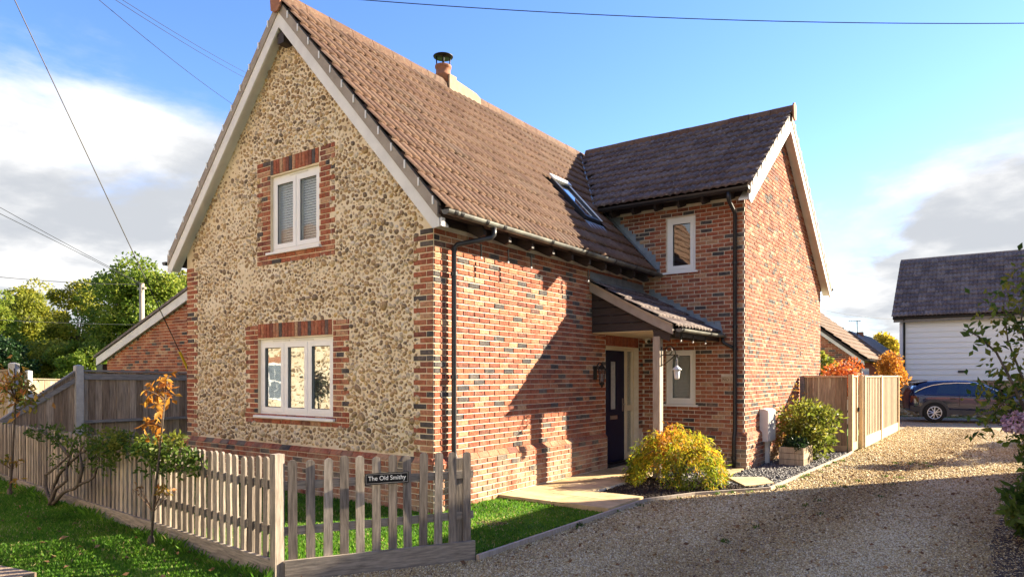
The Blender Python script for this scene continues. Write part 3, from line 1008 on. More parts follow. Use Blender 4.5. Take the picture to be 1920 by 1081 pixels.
for yy in (-.06, .05, .55, .92, 2.1, 3.1, 4.1, 4.9):
    collar((GX, yy, GZ), Y3, .066, g1)
g2 = gutter((-.98, 5.635, zwing(5.66) - .03), (WV - .02, 5.635, zwing(5.66) - .03), .058, 'black', cottage)
for xx in (-.2, .9):
    collar((xx, 5.635, zwing(5.66) - .03), X3, .066, g2)
g3 = gutter((2 * RX - GX, -.20, GZ), (2 * RX - GX, 9, GZ), .058, 'black', cottage)
g4 = gutter((1.0, 12.95, zwing(12.9) - .05), (WV, 12.95, zwing(12.9) - .05), .058, 'black', cottage)
def pipe(pts, parent=cottage, r=.034, clips=()):
    o = MB().tube(pts, r, 10).build('downpipe', 'black', parent, True)
    for c in clips:
        MB().tube([np.array(c) - [0, 0, .025], np.array(c) + [0, 0, .025]], r + .012, 10).build('pipe_clip', 'black', o)
    return o
pipe([(GX, .74, GZ - .05), (GX, .74, 3.28), (GX - .02, .71, 3.24), (.10, .33, 3.12), (.075, .30, 3.08), (.075, .30, .52), (.085, .30, .46), (.125, .30, .36), (.13, .30, .30), (.13, .30, -.16), (.15, .28, -.22)],
     clips=[(.075, .30, 2.75), (.075, .30, 1.45), (.13, .30, .1)])
wz = zwing(5.66) - .03
pipe([(1.83, 5.635, wz - .05), (1.83, 5.635, wz - .16), (1.83, 5.67, wz - .21), (1.82, 6.00, wz - .33), (1.82, 6.035, wz - .38), (1.82, 6.035, .52), (1.82, 6.03, .46), (1.82, 5.98, .36), (1.82, 5.975, .3), (1.82, 5.975, -.2)],
     clips=[(1.82, 6.035, 3.5), (1.82, 6.035, 2.35), (1.82, 6.035, 1.95), (1.82, 5.975, .0)])
pipe([(2 * RX - GX, .35, GZ - .05), (2 * RX - GX, .35, 3.25), (GW - .06, .35, 3.05), (GW - .06, .35, G0)])
# rafter feet
for k in range(10):
    yy = .62 + .555 * k
    mb = MB()
    P = [(.0, yy, zmain(0) - .14), (.30, yy, zmain(.30) - .14), (.30, yy, zmain(.30) - .21), (.22, yy, zmain(.22) - .33), (.0, yy, zmain(0) - .46)]
    mb.prism(P, (0, .055, 0))
    mb.build('rafter_foot', 'dark_timber', cottage)
MB().box((.0, .0, 3.345), (.028, WY, 3.60)).build('wall_plate', 'dark_timber', cottage)
for k in range(6):
    xx = -.55 + .46 * k
    P = [(xx, WY, zwing(WY) - .14), (xx, 5.74, zwing(5.74) - .14), (xx, 5.74, zwing(5.74) - .2), (xx, 5.82, zwing(5.82) - .31), (xx, WY, zwing(WY) - .42)]
    MB().prism(P, (.055, 0, 0)).build('rafter_foot', 'dark_timber', cottage)
MB().box((-1.1, WY - .026, 4.70), (WX - .001, WY, 4.96)).build('wall_plate', 'dark_timber', cottage)
# lead: valley, step flashings
vy = lambda x: WRY - (WRZ - zmain(x)) / WSL
va = np.array([-2.80, vy(-2.80), zmain(-2.80)]); vb = np.array([-.93, vy(-.93), zmain(-.93)])
dv = (vb - va) / np.linalg.norm(vb - va)
sv = np.array([.7, .7, 0]) ; 
MB().obox(va + Z3 * .03 - sv * .0, (vb - va), np.array([.03, .0, .0]), Z3 * .05).build('valley_lead', 'lead', cottage)
slab('valley_lead', [va + np.array([-.0, -.0, .02]), vb + np.array([0, 0, .02]), vb + np.array([.12, .0, -.06]), va + np.array([.12, .0, -.06])], .01, 'lead', cottage)
def step_flash(x0, x1, zf, n, yw, base):
    mb = MB(); st = (x1 - x0) / n
    for i in range(n):
        a, b = x0 + i * st, x0 + (i + 1) * st
        top_ = math.floor((zf(a) + .17 - K0) / .075) * .075 + K0
        mb.prism([(a, yw - .013 - .0004 * (i % 2), zf(a) - .03), (b + .02, yw - .013 - .0004 * (i % 2), zf(b + .02) - .03), (b + .02, yw - .013 - .0004 * (i % 2), zf(b) + .05), (a + .10, yw - .013 - .0004 * (i % 2), top_), (a, yw - .013 - .0004 * (i % 2), top_)], (0, -.004, 0))
    mb.build('step_flashing', 'lead', cottage)
    slab('step_flashing', [(x0, yw - .15, zf(x0) + .045), (x1, yw - .15, zf(x1) + .045), (x1, yw - .01, zf(x1) + .055), (x0, yw - .01, zf(x0) + .055)], .006, 'lead', cottage)
step_flash(-.92, .34, lambda x: zmain(x) + .03, 15, WY, 0)
# roof window
O = np.array([SKY_X[0], SKY_Y[0], zmain(SKY_X[0])])
up_ = np.array([SKY_X[1] - SKY_X[0], 0, zmain(SKY_X[1]) - zmain(SKY_X[0])]); L1 = np.linalg.norm(up_); up_ /= L1
nm = np.array([SL, 0, 1.0]); nm /= np.linalg.norm(nm)
wd_ = SKY_Y[1] - SKY_Y[0]
rf = MB()
rf.obox(O - nm * .04, Y3 * .07, up_ * L1, nm * .15)
rf.obox(O - nm * .04 + Y3 * (wd_ - .07), Y3 * .07, up_ * L1, nm * .15)
rf.obox(O - nm * .04 + Y3 * .071, Y3 * (wd_ - .142), up_ * .08, nm * .145)
rf.obox(O - nm * .04 + Y3 * .071 + up_ * (L1 - .10), Y3 * (wd_ - .142), up_ * .10, nm * .145)
rfo = rf.build('roof_window', 'black', cottage)
MB().obox(O + nm * .07 + Y3 * .071 + up_ * .081, Y3 * (wd_ - .142), up_ * (L1 - .182), nm * .012).build('pane', glassmat('roof_glass', .62, (.1, .12, .15)), rfo)
MB().obox(O + nm * .112 + Y3 * -.02 + up_ * (L1 - .06), Y3 * (wd_ + .04), up_ * .14, nm * .03).build('top_cover', 'white_metal', rfo)
MB().obox(O + nm * .112 + Y3 * (wd_ - .07) + up_ * .0, Y3 * .05, up_ * (L1 - .07), nm * .012).build('side_cover', 'white_metal', rfo)
MB().obox(O + nm * .012 + Y3 * -.03 - up_ * .34, Y3 * (wd_ + .09), up_ * .31, nm * .035).build('apron_flashing', 'lead', rfo)
# chimney
chim = MB().box((RX - .19, 3.42, 6.6), (RX + .15, 3.62, 7.12), .4).build('chimney', 'render_grey', main_roof)
MB().prism([(RX - .16, 3.62, 6.7), (RX - .16, 4.42, 6.7), (RX - .16, 4.38, 6.98), (RX - .16, 4.24, 7.03), (RX - .16, 3.62, 7.08)], (.29, 0, 0)).build('flaunching', 'render_grey', main_roof)
ct = empty('chimney_pot', (RX - .03, 3.42, 7.1))
ct.parent = cottage; ct.location = Vector((RX - .03, 3.42, 7.1)) - cottage.location
cp = (RX - .03, 3.44, 6.98)
o = MB().lathe(cp, [(.15, 0), (.142, .12), (.15, .13), (.15, .16), (.140, .165), (.137, .28), (.155, .29), (.155, .33), (.12, .33), (.12, .2)], 20).build('pot', 'terracotta', None, True)
o.parent = ct; o.location = -Vector((RX - .03, 3.42, 7.1))
mb = MB()
mb.lathe((cp[0], cp[1], cp[2] + .50), [(.185, 0), (.19, .012), (.10, .05), (.0, .066)], 20)
for k in range(4):
    an = math.pi / 4 + k * math.pi / 2
    mb.tube([(cp[0] + .12 * math.cos(an), cp[1] + .12 * math.sin(an), cp[2] + .30), (cp[0] + .13 * math.cos(an), cp[1] + .13 * math.sin(an), cp[2] + .505)], .013, 5)
o = mb.build('cowl', 'iron', None, True)
o.parent = ct; o.location = -Vector((RX - .03, 3.42, 7.1))

# ====================================================================== windows and door
def window(O, u, n, a0, a1, z0, z1, lights, glass='glass', blind=True, recess=.045, vents=0, openings=None, parent=cottage, handle=True):
    O = np.asarray(O, float)
    P = lambda a, z, k: O + u * a + Z3 * z + n * k
    W_, H_ = a1 - a0, z1 - z0
    f = .045; d = .07; k0 = -recess - d
    mb = MB()
    B = lambda mb, a, z, k, w_, h_, dd, t=0.: mb.obox(P(a, z, k), u * w_, Z3 * h_, n * dd, t)
    B(mb, a0, z0, k0, W_, f, d); B(mb, a0, z1 - f - .012, k0, W_, f + .012, d)
    B(mb, a0, z0 + f, k0, f, H_ - 2 * f - .012, d); B(mb, a1 - f, z0 + f, k0, f, H_ - 2 * f - .012, d)
    lw = (W_ - 2 * f) / lights
    for i in range(1, lights):
        B(mb, a0 + f + lw * i - .014, z0 + f, k0, .028, H_ - 2 * f - .012, d)
    fr = mb.build('window', 'upvc', parent)
    for i in range(lights):
        b0, b1 = a0 + f + lw * i + (.014 if i else 0.002), a0 + f + lw * (i + 1) - (.014 if i < lights - 1 else 0.002)
        c0, c1 = z0 + f + .002, z1 - f - .014
        s_ = .068; k1 = k0 + .01; dd = d - .002
        m2 = MB()
        B(m2, b0, c0, k1, b1 - b0, s_, dd); B(m2, b0, c1 - s_, k1, b1 - b0, s_, dd)
        B(m2, b0, c0 + s_, k1, s_, c1 - c0 - 2 * s_, dd); B(m2, b1 - s_, c0 + s_, k1, s_, c1 - c0 - 2 * s_, dd)
        m2.build('sash', 'upvc', fr)
        g_ = MB(); gi = s_ - .012; B(g_, b0 + gi, c0 + gi, k1 + dd - .014, b1 - b0 - 2 * gi, .013, .002); B(g_, b0 + gi, c1 - gi - .013, k1 + dd - .014, b1 - b0 - 2 * gi, .013, .002)
        gk = MB()
        B(gk, b0 + s_ - .0, c0 + s_, k1 + dd - .022, .008, c1 - c0 - 2 * s_, .012); B(gk, b1 - s_ - .008, c0 + s_, k1 + dd - .022, .008, c1 - c0 - 2 * s_, .012)
        B(gk, b0 + s_ + .008, c0 + s_, k1 + dd - .022, b1 - b0 - 2 * s_ - .016, .008, .012); B(gk, b0 + s_ + .008, c1 - s_ - .008, k1 + dd - .022, b1 - b0 - 2 * s_ - .016, .008, .012)
        gk.build('gasket', 'black', fr)
        B(MB(), 0, 0, 0, 1, 1, 1)
        pn = MB(); B(pn, b0 + s_ - .006, c0 + s_ - .006, k1 + .03, b1 - b0 - 2 * s_ + .012, c1 - c0 - 2 * s_ + .012, .008)
        pn.build('pane', MT[glass], fr)
        if handle and i == lights - 1 and lights > 1:
            h = MB(); B(h, b0 + s_ * .35, (c0 + c1) / 2 - .05, k1 + .0 - .03, .02, .11, .02); h.build('handle', 'upvc', fr)
    sl_ = MB()
    sl_.prism([P(a0 - .055, z0 - .045, -recess - .02), P(a0 - .055, z0 + .002, -recess - .02), P(a0 - .055, z0 - .012, .055), P(a0 - .055, z0 - .045, .055)], u * (W_ + .11))
    sl_.build('sill', 'upvc', fr)
    for i in range(vents):
        a = a0 + f + lw * (i + .5) if lights == 3 else a0 + W_ / 2 - .16
        v = MB(); B(v, a, z1 - .036, k0 + d, lw * .72 if lights == 3 else .42, .016, .012); v.build('trickle_vent', 'white_metal', fr)
    if blind:
        bl = MB(); z = z0 + .06
        while z < z1 - .06:
            bl.prism([P(a0 + .04, z, k0 - .008), P(a0 + .04, z + .036, k0 - .028), P(a0 + .04, z + .038, k0 - .027), P(a0 + .04, z + .002, k0 - .007)], u * (W_ - .1))
            z += .0385
        tagd(bl.build('blind', 'blind', fr), kind='stuff')
    return fr
window((0, 0, 0), X3, nG, *LWIN, 3, 'glass_strong', True, vents=2)
window((0, 0, 0), X3, nG, *UWIN, 2, 'glass', True, vents=1)
window((0, WY, 0), X3, nG, *W2, 1, 'glass', True, vents=0)
window((0, WY, 0), X3, nG, *W3, 1, 'glass_strong', False, vents=0)
# front door with side light
fr = MB()
ds = -.095
fr.box((ds - .07, DOOR[0], 1.935), (ds, DOOR[1], 2.0))
for (a, b) in ((DOOR[0], DOOR[0] + .055), (5.50, 5.60), (DOOR[1] - .07, DOOR[1])):
    fr.box((ds - .07, a, -.13), (ds, b, 1.935))
fr.box((ds - .06, 5.60, .80), (ds - .002, DOOR[1] - .07, .90))
fr.box((ds - .06, 5.60, -.13), (ds - .002, DOOR[1] - .07, .0))
dfr = fr.build('door_frame', 'cream', cottage)
MB().box((ds - .05, 5.60, .90), (ds - .04, DOOR[1] - .07, 1.935)).box((ds - .05, 5.60, .0), (ds - .04, DOOR[1] - .07, .80)).build('side_light', 'glass_frost', dfr)
MB().box((ds - .25, DOOR[0], -.13), (ds - .24, DOOR[1], 1.98)).build('hallway', 'interior', dfr)
dm = MB()
a0, a1 = DOOR[0] + .058, 5.497
g0, g1_ = 4.93, 5.16
x0, x1 = ds - .055, ds - .015
dm.box((x0, a0, -.12), (x1, g0, 1.93)); dm.box((x0, g1_, -.12), (x1, a1, 1.93))
dm.box((x0, g0, -.12), (x1, g1_, .84)); dm.box((x0, g0, 1.74), (x1, g1_, 1.93))
door = dm.build('door', 'navy', cottage)
MB().box((x0 + .01, g0 + .012, .852), (x1 - .008, g1_ - .012, 1.728)).build('glazing', 'obscure_glass', door)
pb = MB()
for (lo, hi) in (((x1, g0 - .02, .82), (x1 + .008, g0 + .01, 1.76)), ((x1, g1_ - .01, .82), (x1 + .008, g1_ + .02, 1.76)), ((x1, g0 + .01, .82), (x1 + .008, g1_ - .01, .85)), ((x1, g0 + .01, 1.73), (x1 + .008, g1_ - .01, 1.76))):
    pb.box(lo, hi)
pb.build('glazing_bead', 'navy', door)
MB().box((x1, 4.92, .665), (x1 + .014, 5.19, .735)).build('letter_plate', 'steel', door)
MB().box((x1, 5.41, .80), (x1 + .008, 5.45, 1.04)).tube([(x1 + .03, 5.43, .93), (x1 + .05, 5.43, .93), (x1 + .05, 5.33, .93)], .011, 7).build('handle', 'steel', door)
MB().box((-.09, DOOR[0], G0), (.10, DOOR[1], -.13)).build('doorstep', 'black', cottage)
MB().box((-.094, DOOR[0] + .001, -.13), (.02, DOOR[1] - .001, -.115)).build('threshold', 'iron', cottage)

# ====================================================================== porch
PY = 4.0
PZ0, PSL = 3.06, .545
zp = lambda x: PZ0 - PSL * x + .05 * max(0, (x - .7)) ** 2
porch_roof = slab('roof', [(0.0, PY - .05, zp(0) - .05), (1.50, PY - .05, PZ0 - PSL * 1.5 - .05), (1.50, WY - .012, PZ0 - PSL * 1.5 - .05), (0.0, WY - .012, zp(0) - .05)], .06, 'dark_timber', cottage)
tile_roof(porch_roof, cottage, (1.545, PY - .09, PZ0 - PSL * 1.545 + .0), Y3, np.array([-1, 0, PSL]), 7, 5, .3, .342, lambda c: c[1] < WY + .02, 35, 'tile_shade_toned')
# curved bargeboard
xs = np.linspace(.0, 1.50, 12)
bb = [(x, PY - .075, zp(x) - .03) for x in xs] + [(x, PY - .075, zp(x) - .155) for x in reversed(xs)]
mb = MB()
for i in range(11):
    mb.prism([bb[i], bb[i + 1], bb[22 - i], bb[23 - i]], (0, .03, 0))
mb.build('bargeboard', 'undercloak', cottage)
mb = MB()
for i in range(11):
    a, b = xs[i], xs[i + 1]
    mb.prism([(a, PY - .085, zp(a) + .012), (b, PY - .085, zp(b) + .012), (b, PY - .085, zp(b) - .028), (a, PY - .085, zp(a) - .028)], (0, .05, 0))
mb.build('verge_mortar', 'render_grey', cottage)
# horizontal cladding
z = 2.205
while z < 2.93:
    h = .135
    xe0 = min(1.34, (PZ0 - .12 - z) / PSL); xe1 = min(1.34, (PZ0 - .12 - z - h) / PSL)
    if xe1 > .03:
        MB().prism([(.012, PY + .012, z), (xe0, PY + .012, z), (xe1, PY + .012, z + h - .004), (.012, PY + .012, z + h - .004)], (0, .02, 0)).build('cladding_board', 'dark_timber', cottage)
        MB().prism([(.012, PY + .0, z), (xe0, PY + .0, z), (xe0 - .02, PY + .012, z + .02), (.012, PY + .012, z + .02)], (0, .01, 0)).build('board_edge', 'dark_timber', cottage)
    z += h
MB().prism([(1.13, PY - .004, 2.20), (1.44, PY - .004, 2.20), (1.44, PY - .004, 2.10), (1.40, PY - .004, 2.02), (1.30, PY - .004, 2.06), (1.13, PY - .004, 2.19)], (0, .05, 0)).build('corbel', 'dark_timber', cottage)
MB().box((.012, PY + .04, 2.19), (1.40, WY - .014, 2.205)).build('porch_ceiling', 'cream', cottage)
MB().box((1.14, PY + .001, 2.10), (1.25, WY - .014, 2.188)).build('porch_beam', 'dark_timber', cottage)
MB().box((1.132, PY, G0 + .05), (1.252, PY + .13, 2.10)).build('porch_post', 'oak', cottage)
g5 = gutter((1.60, PY - .05, PZ0 - PSL * 1.545 - .01), (1.60, WY - .02, PZ0 - PSL * 1.545 - .01), .052, 'gutter', cottage)
collar((1.60, 4.02, PZ0 - PSL * 1.545 - .01), Y3, .06, g5); collar((1.60, 5.3, PZ0 - PSL * 1.545 - .01), Y3, .06, g5)
MB().box((1.50, PY + .02, 2.09), (1.52, WY - .014, 2.20)).build('fascia', 'dark_timber', cottage)
pipe([(1.60, 6.02, 2.16), (1.60, 6.035, 2.10), (1.62, 6.035, 2.06), (1.81, 6.035, 1.96)], r=.03)
MB().box((.012, PY - .06, 3.02), (.018, WY - .014, 3.24)).build('apron_flashing', 'lead', cottage)
slab('apron_flashing', [(.018, PY - .06, 3.13), (.20, PY - .06, zp(.2) + .055), (.20, WY - .014, zp(.2) + .055), (.018, WY - .014, 3.13)], .006, 'lead', cottage)
step_flash(.14, 1.56, lambda x: PZ0 - PSL * x + .02, 11, WY, 0)

# ====================================================================== fixtures on the house
def wall_lantern():
    c = np.array([.15, 4.11, 1.40])
    t = empty('wall_lantern', c, 'black glazed lantern fixed to the brick wall beside the front door', 'lantern')
    mb = MB(); mb.box((.012, 4.06, 1.40), (.03, 4.16, 1.64)); mb.tube([(.03, 4.11, 1.60), (.10, 4.11, 1.69), (.15, 4.11, 1.68)], .012, 6)
    mb.build('back_plate', 'iron', t)
    mb = MB()
    mb.lathe((.15, 4.11, 1.58), [(.075, 0), (.07, .012), (.04, .055), (.02, .075), (.01, .10)], 6)
    mb.build('lamp_top', 'iron', t)
    mb = MB(); mb.lathe((.15, 4.11, 1.32), [(.015, -.05), (.02, -.02), (.05, 0), (.055, .03)], 6); mb.build('lamp_base', 'iron', t)
    mb = MB()
    for k in range(6):
        an = k * math.pi / 3
        mb.tube([(.15 + .042 * math.cos(an), 4.11 + .042 * math.sin(an), 1.35), (.15 + .066 * math.cos(an), 4.11 + .066 * math.sin(an), 1.58)], .007, 4)
    mb.build('lamp_cage', 'iron', t)
    MB().lathe((.15, 4.11, 1.352), [(.036, 0), (.060, .225)], 6).build('lamp_glass', 'glass_frost', t)
    MB().lathe((.15, 4.11, 1.37), [(.016, 0), (.016, .12), (.004, .14)], 8).build('candle_tube', 'upvc', t)
wall_lantern()
def cctv():
    c = np.array([.10, 6.0, 2.12])
    t = empty('security_camera', c, 'small white dome camera in the corner under the porch ceiling', 'security camera')
    MB().lathe((.16, 5.98, 2.19), [(.0, -.10), (.045, -.085), (.06, -.05), (.065, 0)], 12).build('housing', 'upvc', t, True)
    MB().lathe((.19, 5.945, 2.13), [(.034, 0), (.034, .03), (.0, .04)], 10, axis=(.6, -.7, -.3)).build('lens', 'iron', t)
cctv()
def hang_lamp():
    px_, py_ = 1.252, 4.065
    t = empty('hanging_lantern', (px_ + .01, py_, 1.65), 'white hanging lantern on a scrolled iron bracket fixed to the porch post', 'lantern')
    mb = MB()
    mb.box((px_, py_ - .02, 1.62), (px_ + .010, py_ + .02, 1.93))
    mb.tube([(px_ + .01, py_, 1.80), (px_ + .26, py_, 1.80), (px_ + .285, py_, 1.79), (px_ + .285, py_, 1.765), (px_ + .265, py_, 1.76)], .009, 5)
    mb.tube(bezier((px_ + .01, py_, 1.64), (px_ + .10, py_, 1.67), (px_ + .23, py_, 1.795), 8), .008, 5)
    sp = [(px_ + .12 + (.075 - .005 * k) * math.cos(-1.4 + k * .62), py_, 1.875 + (.072 - .005 * k) * math.sin(-1.4 + k * .62)) for k in range(13)]
    mb.tube(sp, .007, 5)
    mb.tube([(px_ + .04 + .10 * (1 - math.cos(q)), py_, 1.81 + .135 * math.sin(q)) for q in np.linspace(0, math.pi, 12)], .007, 5)
    mb.build('bracket', 'iron', t)
    lx = px_ + .262
    mb = MB(); mb.tube([(lx, py_, 1.765), (lx, py_ - .03, 1.70), (lx, py_ - .035, 1.63)], .004, 4); mb.tube([(lx, py_, 1.765), (lx, py_ + .03, 1.70), (lx, py_ + .035, 1.63)], .004, 4)
    mb.build('hanger', 'white_metal', t)
    MB().lathe((lx, py_, 1.56), [(.078, 0), (.074, .01), (.025, .055), (.01, .07)], 14).build('lamp_top', 'white_metal', t, True)
    MB().lathe((lx, py_, 1.43), [(.02, -.02), (.038, -.005), (.038, 0), (.05, .13)], 12).build('lamp_body', 'white_metal', t, True)
hang_lamp()
def meter():
    t = empty('meter_cabinet', (2.1, 7.3, .2), 'white electricity meter cabinet on the sunlit brick gable wall above the slate bed', 'meter box')
    z0, z1 = .215, .835
    MB().prism([(WX + .012, 7.02, z0), (WX + .012, 7.02, z1), (WX + .10, 7.02, z1 + .0), (WX + .17, 7.02, z1 - .03), (WX + .17, 7.02, z0)], (0, .52, 0)).build('cabinet', 'white_metal', t)
    MB().box((WX + .171, 7.06, z0 + .03), (WX + .180, 7.50, z1 - .06)).build('cabinet_door', 'white_metal', t)
    MB().box((WX + .06, 7.20, G0 - .02), (WX + .13, 7.30, z0)).build('cable_duct', 'white_metal', t)
    MB().box((WX + .180, 7.10, .5), (WX + .186, 7.13, .53)).build('latch', 'iron', t)
meter()
MB().box((WX + .006, 10.33, 1.90), (WX + .014, 10.40, 2.12)).build('air_brick', 'iron', cottage)
def plaque():
    t = empty('house_number_plaque', (1.667, WY, 1.33), 'pale stone house number plaque set in the brickwork beside the drainpipe', 'sign')
    MB().box((1.56, WY - .022, 1.333), (1.775, WY - .004, 1.458)).build('stone', 'stoneplaque', t)
    text('NO 1', (1.667, WY - .0235, 1.372), .075, 'twig', t, X3, 'lettering')
def text(body, c, size, m, parent, u=X3, name='lettering', n=None, extr=.0015):
    cu = bpy.data.curves.new('tmp', 'FONT')
    cu.body = body; cu.size = size; cu.align_x = 'CENTER'; cu.extrude = extr
    o = bpy.data.objects.new('tmp', cu); COL.objects.link(o)
    dg = bpy.context.evaluated_depsgraph_get(); dg.update()
    me = bpy.data.meshes.new_from_object(o.evaluated_get(dg))
    bpy.data.objects.remove(o)
    u = np.asarray(u, float) / np.linalg.norm(u)
    nn = np.cross(u, Z3)
    for v in me.vertices:
        q = np.array(v.co)
        v.co = Vector(np.asarray(c, float) + u * q[0] + Z3 * q[1] + nn * q[2])
    me.materials.clear(); me.materials.append(MT[m])
    return link(name, me, parent)
plaque()
# festoon bulbs under the eaves
blb = [(.26, .62, 2.97), (.27, 1.17 + .03, 2.99), (.27, 1.76, 2.99), (.27, 3.42, 2.99), (1.52, 4.22, 2.02), (1.52, 4.75, 2.02), (1.52, 5.35, 2.02)]
nm_ = ['nearest the drainpipe', 'second from the drainpipe', 'third from the drainpipe', 'closest to the porch roof', 'just above the hanging lantern', 'in the middle of the porch eave', 'at the wall end of the porch eave']
for (p, q) in zip(blb, nm_):
    t = empty('festoon_bulb', p, 'tiny white outdoor bulb hanging under the eaves, ' + q, 'light bulb', 'tiny bulbs hung under the eaves')
    MB().lathe(p, [(.0, -.014), (.013, -.006), (.013, .010), (.009, .024)], 8).build('bulb', 'upvc', t, True)
    MB().lathe((p[0], p[1], p[2] + .024), [(.012, 0), (.012, .16 if p[0] < 1 else .10)], 6).build('socket', 'iron', t)

# ====================================================================== GROUND
def sheet(name, poly, z, m, kind='structure', holes=None):
    me = bpy.data.meshes.new(name)
    me.from_pydata([(float(p[0]), float(p[1]), z) for p in poly], [], [tuple(range(len(poly)))])
    me.materials.append(MT[m]); me.update()
    if me.polygons[0].normal.z < 0:
        me.flip_normals()
    o = bpy.data.objects.new(name, me); COL.objects.link(o)
    o['kind'] = kind
    return o
sheet('ground', [(-900, -900), (900, -900), (900, 900), (-900, 900)], G0 - .10, 'field')
EDGE = [(1.745, -1.36), (1.80, 2.22), (2.16, 3.07), (2.90, 4.15), (3.08, 9.68), (3.06, 10.2)]
sheet('driveway', [(.86, -2.85), (1.70, -1.36), (1.745, -1.36)] + EDGE[1:] + [(3.3, 10.3), (3.2, 18.2), (.5, 22), (-1, 26.4), (26, 26.4), (26, -30), (.86, -30)], G0, 'gravel')
sheet('lawn', [(-9, -2.6), (-2, -2.6), (.75, -2.75), (1.66, -1.3), (1.73, 1.3), (.0, 1.3), (-9, 1.3)], G0 + .004, 'turf')
sheet('verge', [(.855, -2.82), (-2, -2.66), (-9.3, -2.1), (-14, -3.5), (-14, -7.5), (.855, -7.5)], G0 + .004, 'turf')
sheet('road', [(-60, -7.5), (.85, -7.5), (.85, -9.2), (-60, -9.2)], G0 + .004, 'slate')
sheet('flower_bed', [(.98, 2.32), (1.80, 2.22), (2.16, 3.07), (2.90, 4.15), (1.3, 4.25), (.98, 4.25)], G0 + .02, 'soil')
sheet('slate_bed', [(1.3, 4.25), (2.90, 4.15), (3.08, 9.68), (3.06, 10.2), (2.0, 10.2), (1.97, 6.1), (1.3, 6.1)], G0 + .008, 'slate')
sheet('border_bed', [(5.75, -3.0), (5.6, 2), (5.75, 6), (6.3, 14), (8, 14), (8, -3.0)], G0 + .006, 'soil')
# edging boards along the drive
for (p, q) in zip(EDGE[:-1], EDGE[1:]):
    a = np.array([p[0], p[1], G0 - .06]); b = np.array([q[0], q[1], G0 - .06])
    d = b - a; n = np.cross(d / np.linalg.norm(d), Z3)
    o = MB().obox(a + d * .002, d * .996, n * .034, Z3 * .11, random.random()).build('edging_board', 'oak')
    o['kind'] = 'structure'
# paving slabs
pave = empty('paved_path', (.9, 2.0, G0), 'sunlit sandstone slab path leading along the side wall to the front door', 'path')
slabs = []
yy = 1.26
for (r, widths) in ((0, (.86, .84)), (1, (.56, .60, .54))):
    x = .066
    for w_ in widths:
        slabs.append((x, yy, w_ - .012, .50)); x += w_
    yy += .512
yy = 2.285
for r in range(7):
    x = .066
    for w_ in ((.46, .46) if r % 2 else (.30, .62)):
        slabs.append((x, yy, w_ - .012, .53)); x += w_
    yy += .542
for (x, y, w_, h) in slabs:
    t = random.random()
    MB().box((x, y, G0 - .05), (x + w_, y + h, G0 + .062 + random.uniform(-.003, .003)), t).build('slab', 'paving', pave)
MB().box((.05, 1.275, G0 - .05), (1.75, 2.26, G0 + .052)).box((.05, 2.261, G0 - .05), (.985, 6.04, G0 + .052)).build('jointing', 'mortar', pave)
st = empty('stepping_slab', (2.25, 4.65, G0), 'single sandstone stepping slab in the slate chippings beside the wing wall', 'slab')
MB().prism([onZ(1363, 893, G0 + .045), onZ(1432, 893, G0 + .045), onZ(1452, 904, G0 + .045), onZ(1398, 910, G0 + .045)], (0, 0, -.06), .7).build('slab', 'paving', st)
st = empty('stepping_slab', (1.6, 5.5, G0), 'sandstone slab half hidden behind the orange maple, against the wing wall', 'slab')
MB().prism([(1.35, 5.2, G0 + .05), (2.0, 5.2, G0 + .05), (2.0, 5.95, G0 + .05), (1.35, 5.95, G0 + .05)], (0, 0, -.06), .5).build('slab', 'paving', st)
# drain cover in the lawn
dr = empty('drain_cover', onZ(922, 980), 'rusty patterned metal drain cover set in the lawn behind the fence post', 'drain cover')
q = [onZ(888, 979, G0 + .012), onZ(915, 974, G0 + .012), onZ(953, 980, G0 + .012), onZ(924, 986, G0 + .012)]
MB().prism(q, (0, 0, -.03), .2).build('plate', 'mortar', dr)
for i in range(9):
    f_ = (i + .5) / 9
    MB().obox(q[0] + (q[1] - q[0]) * (f_ - .03) + Z3 * .0005, (q[1] - q[0]) * .055, q[3] - q[0], Z3 * .008).build('rib', 'twig', dr)

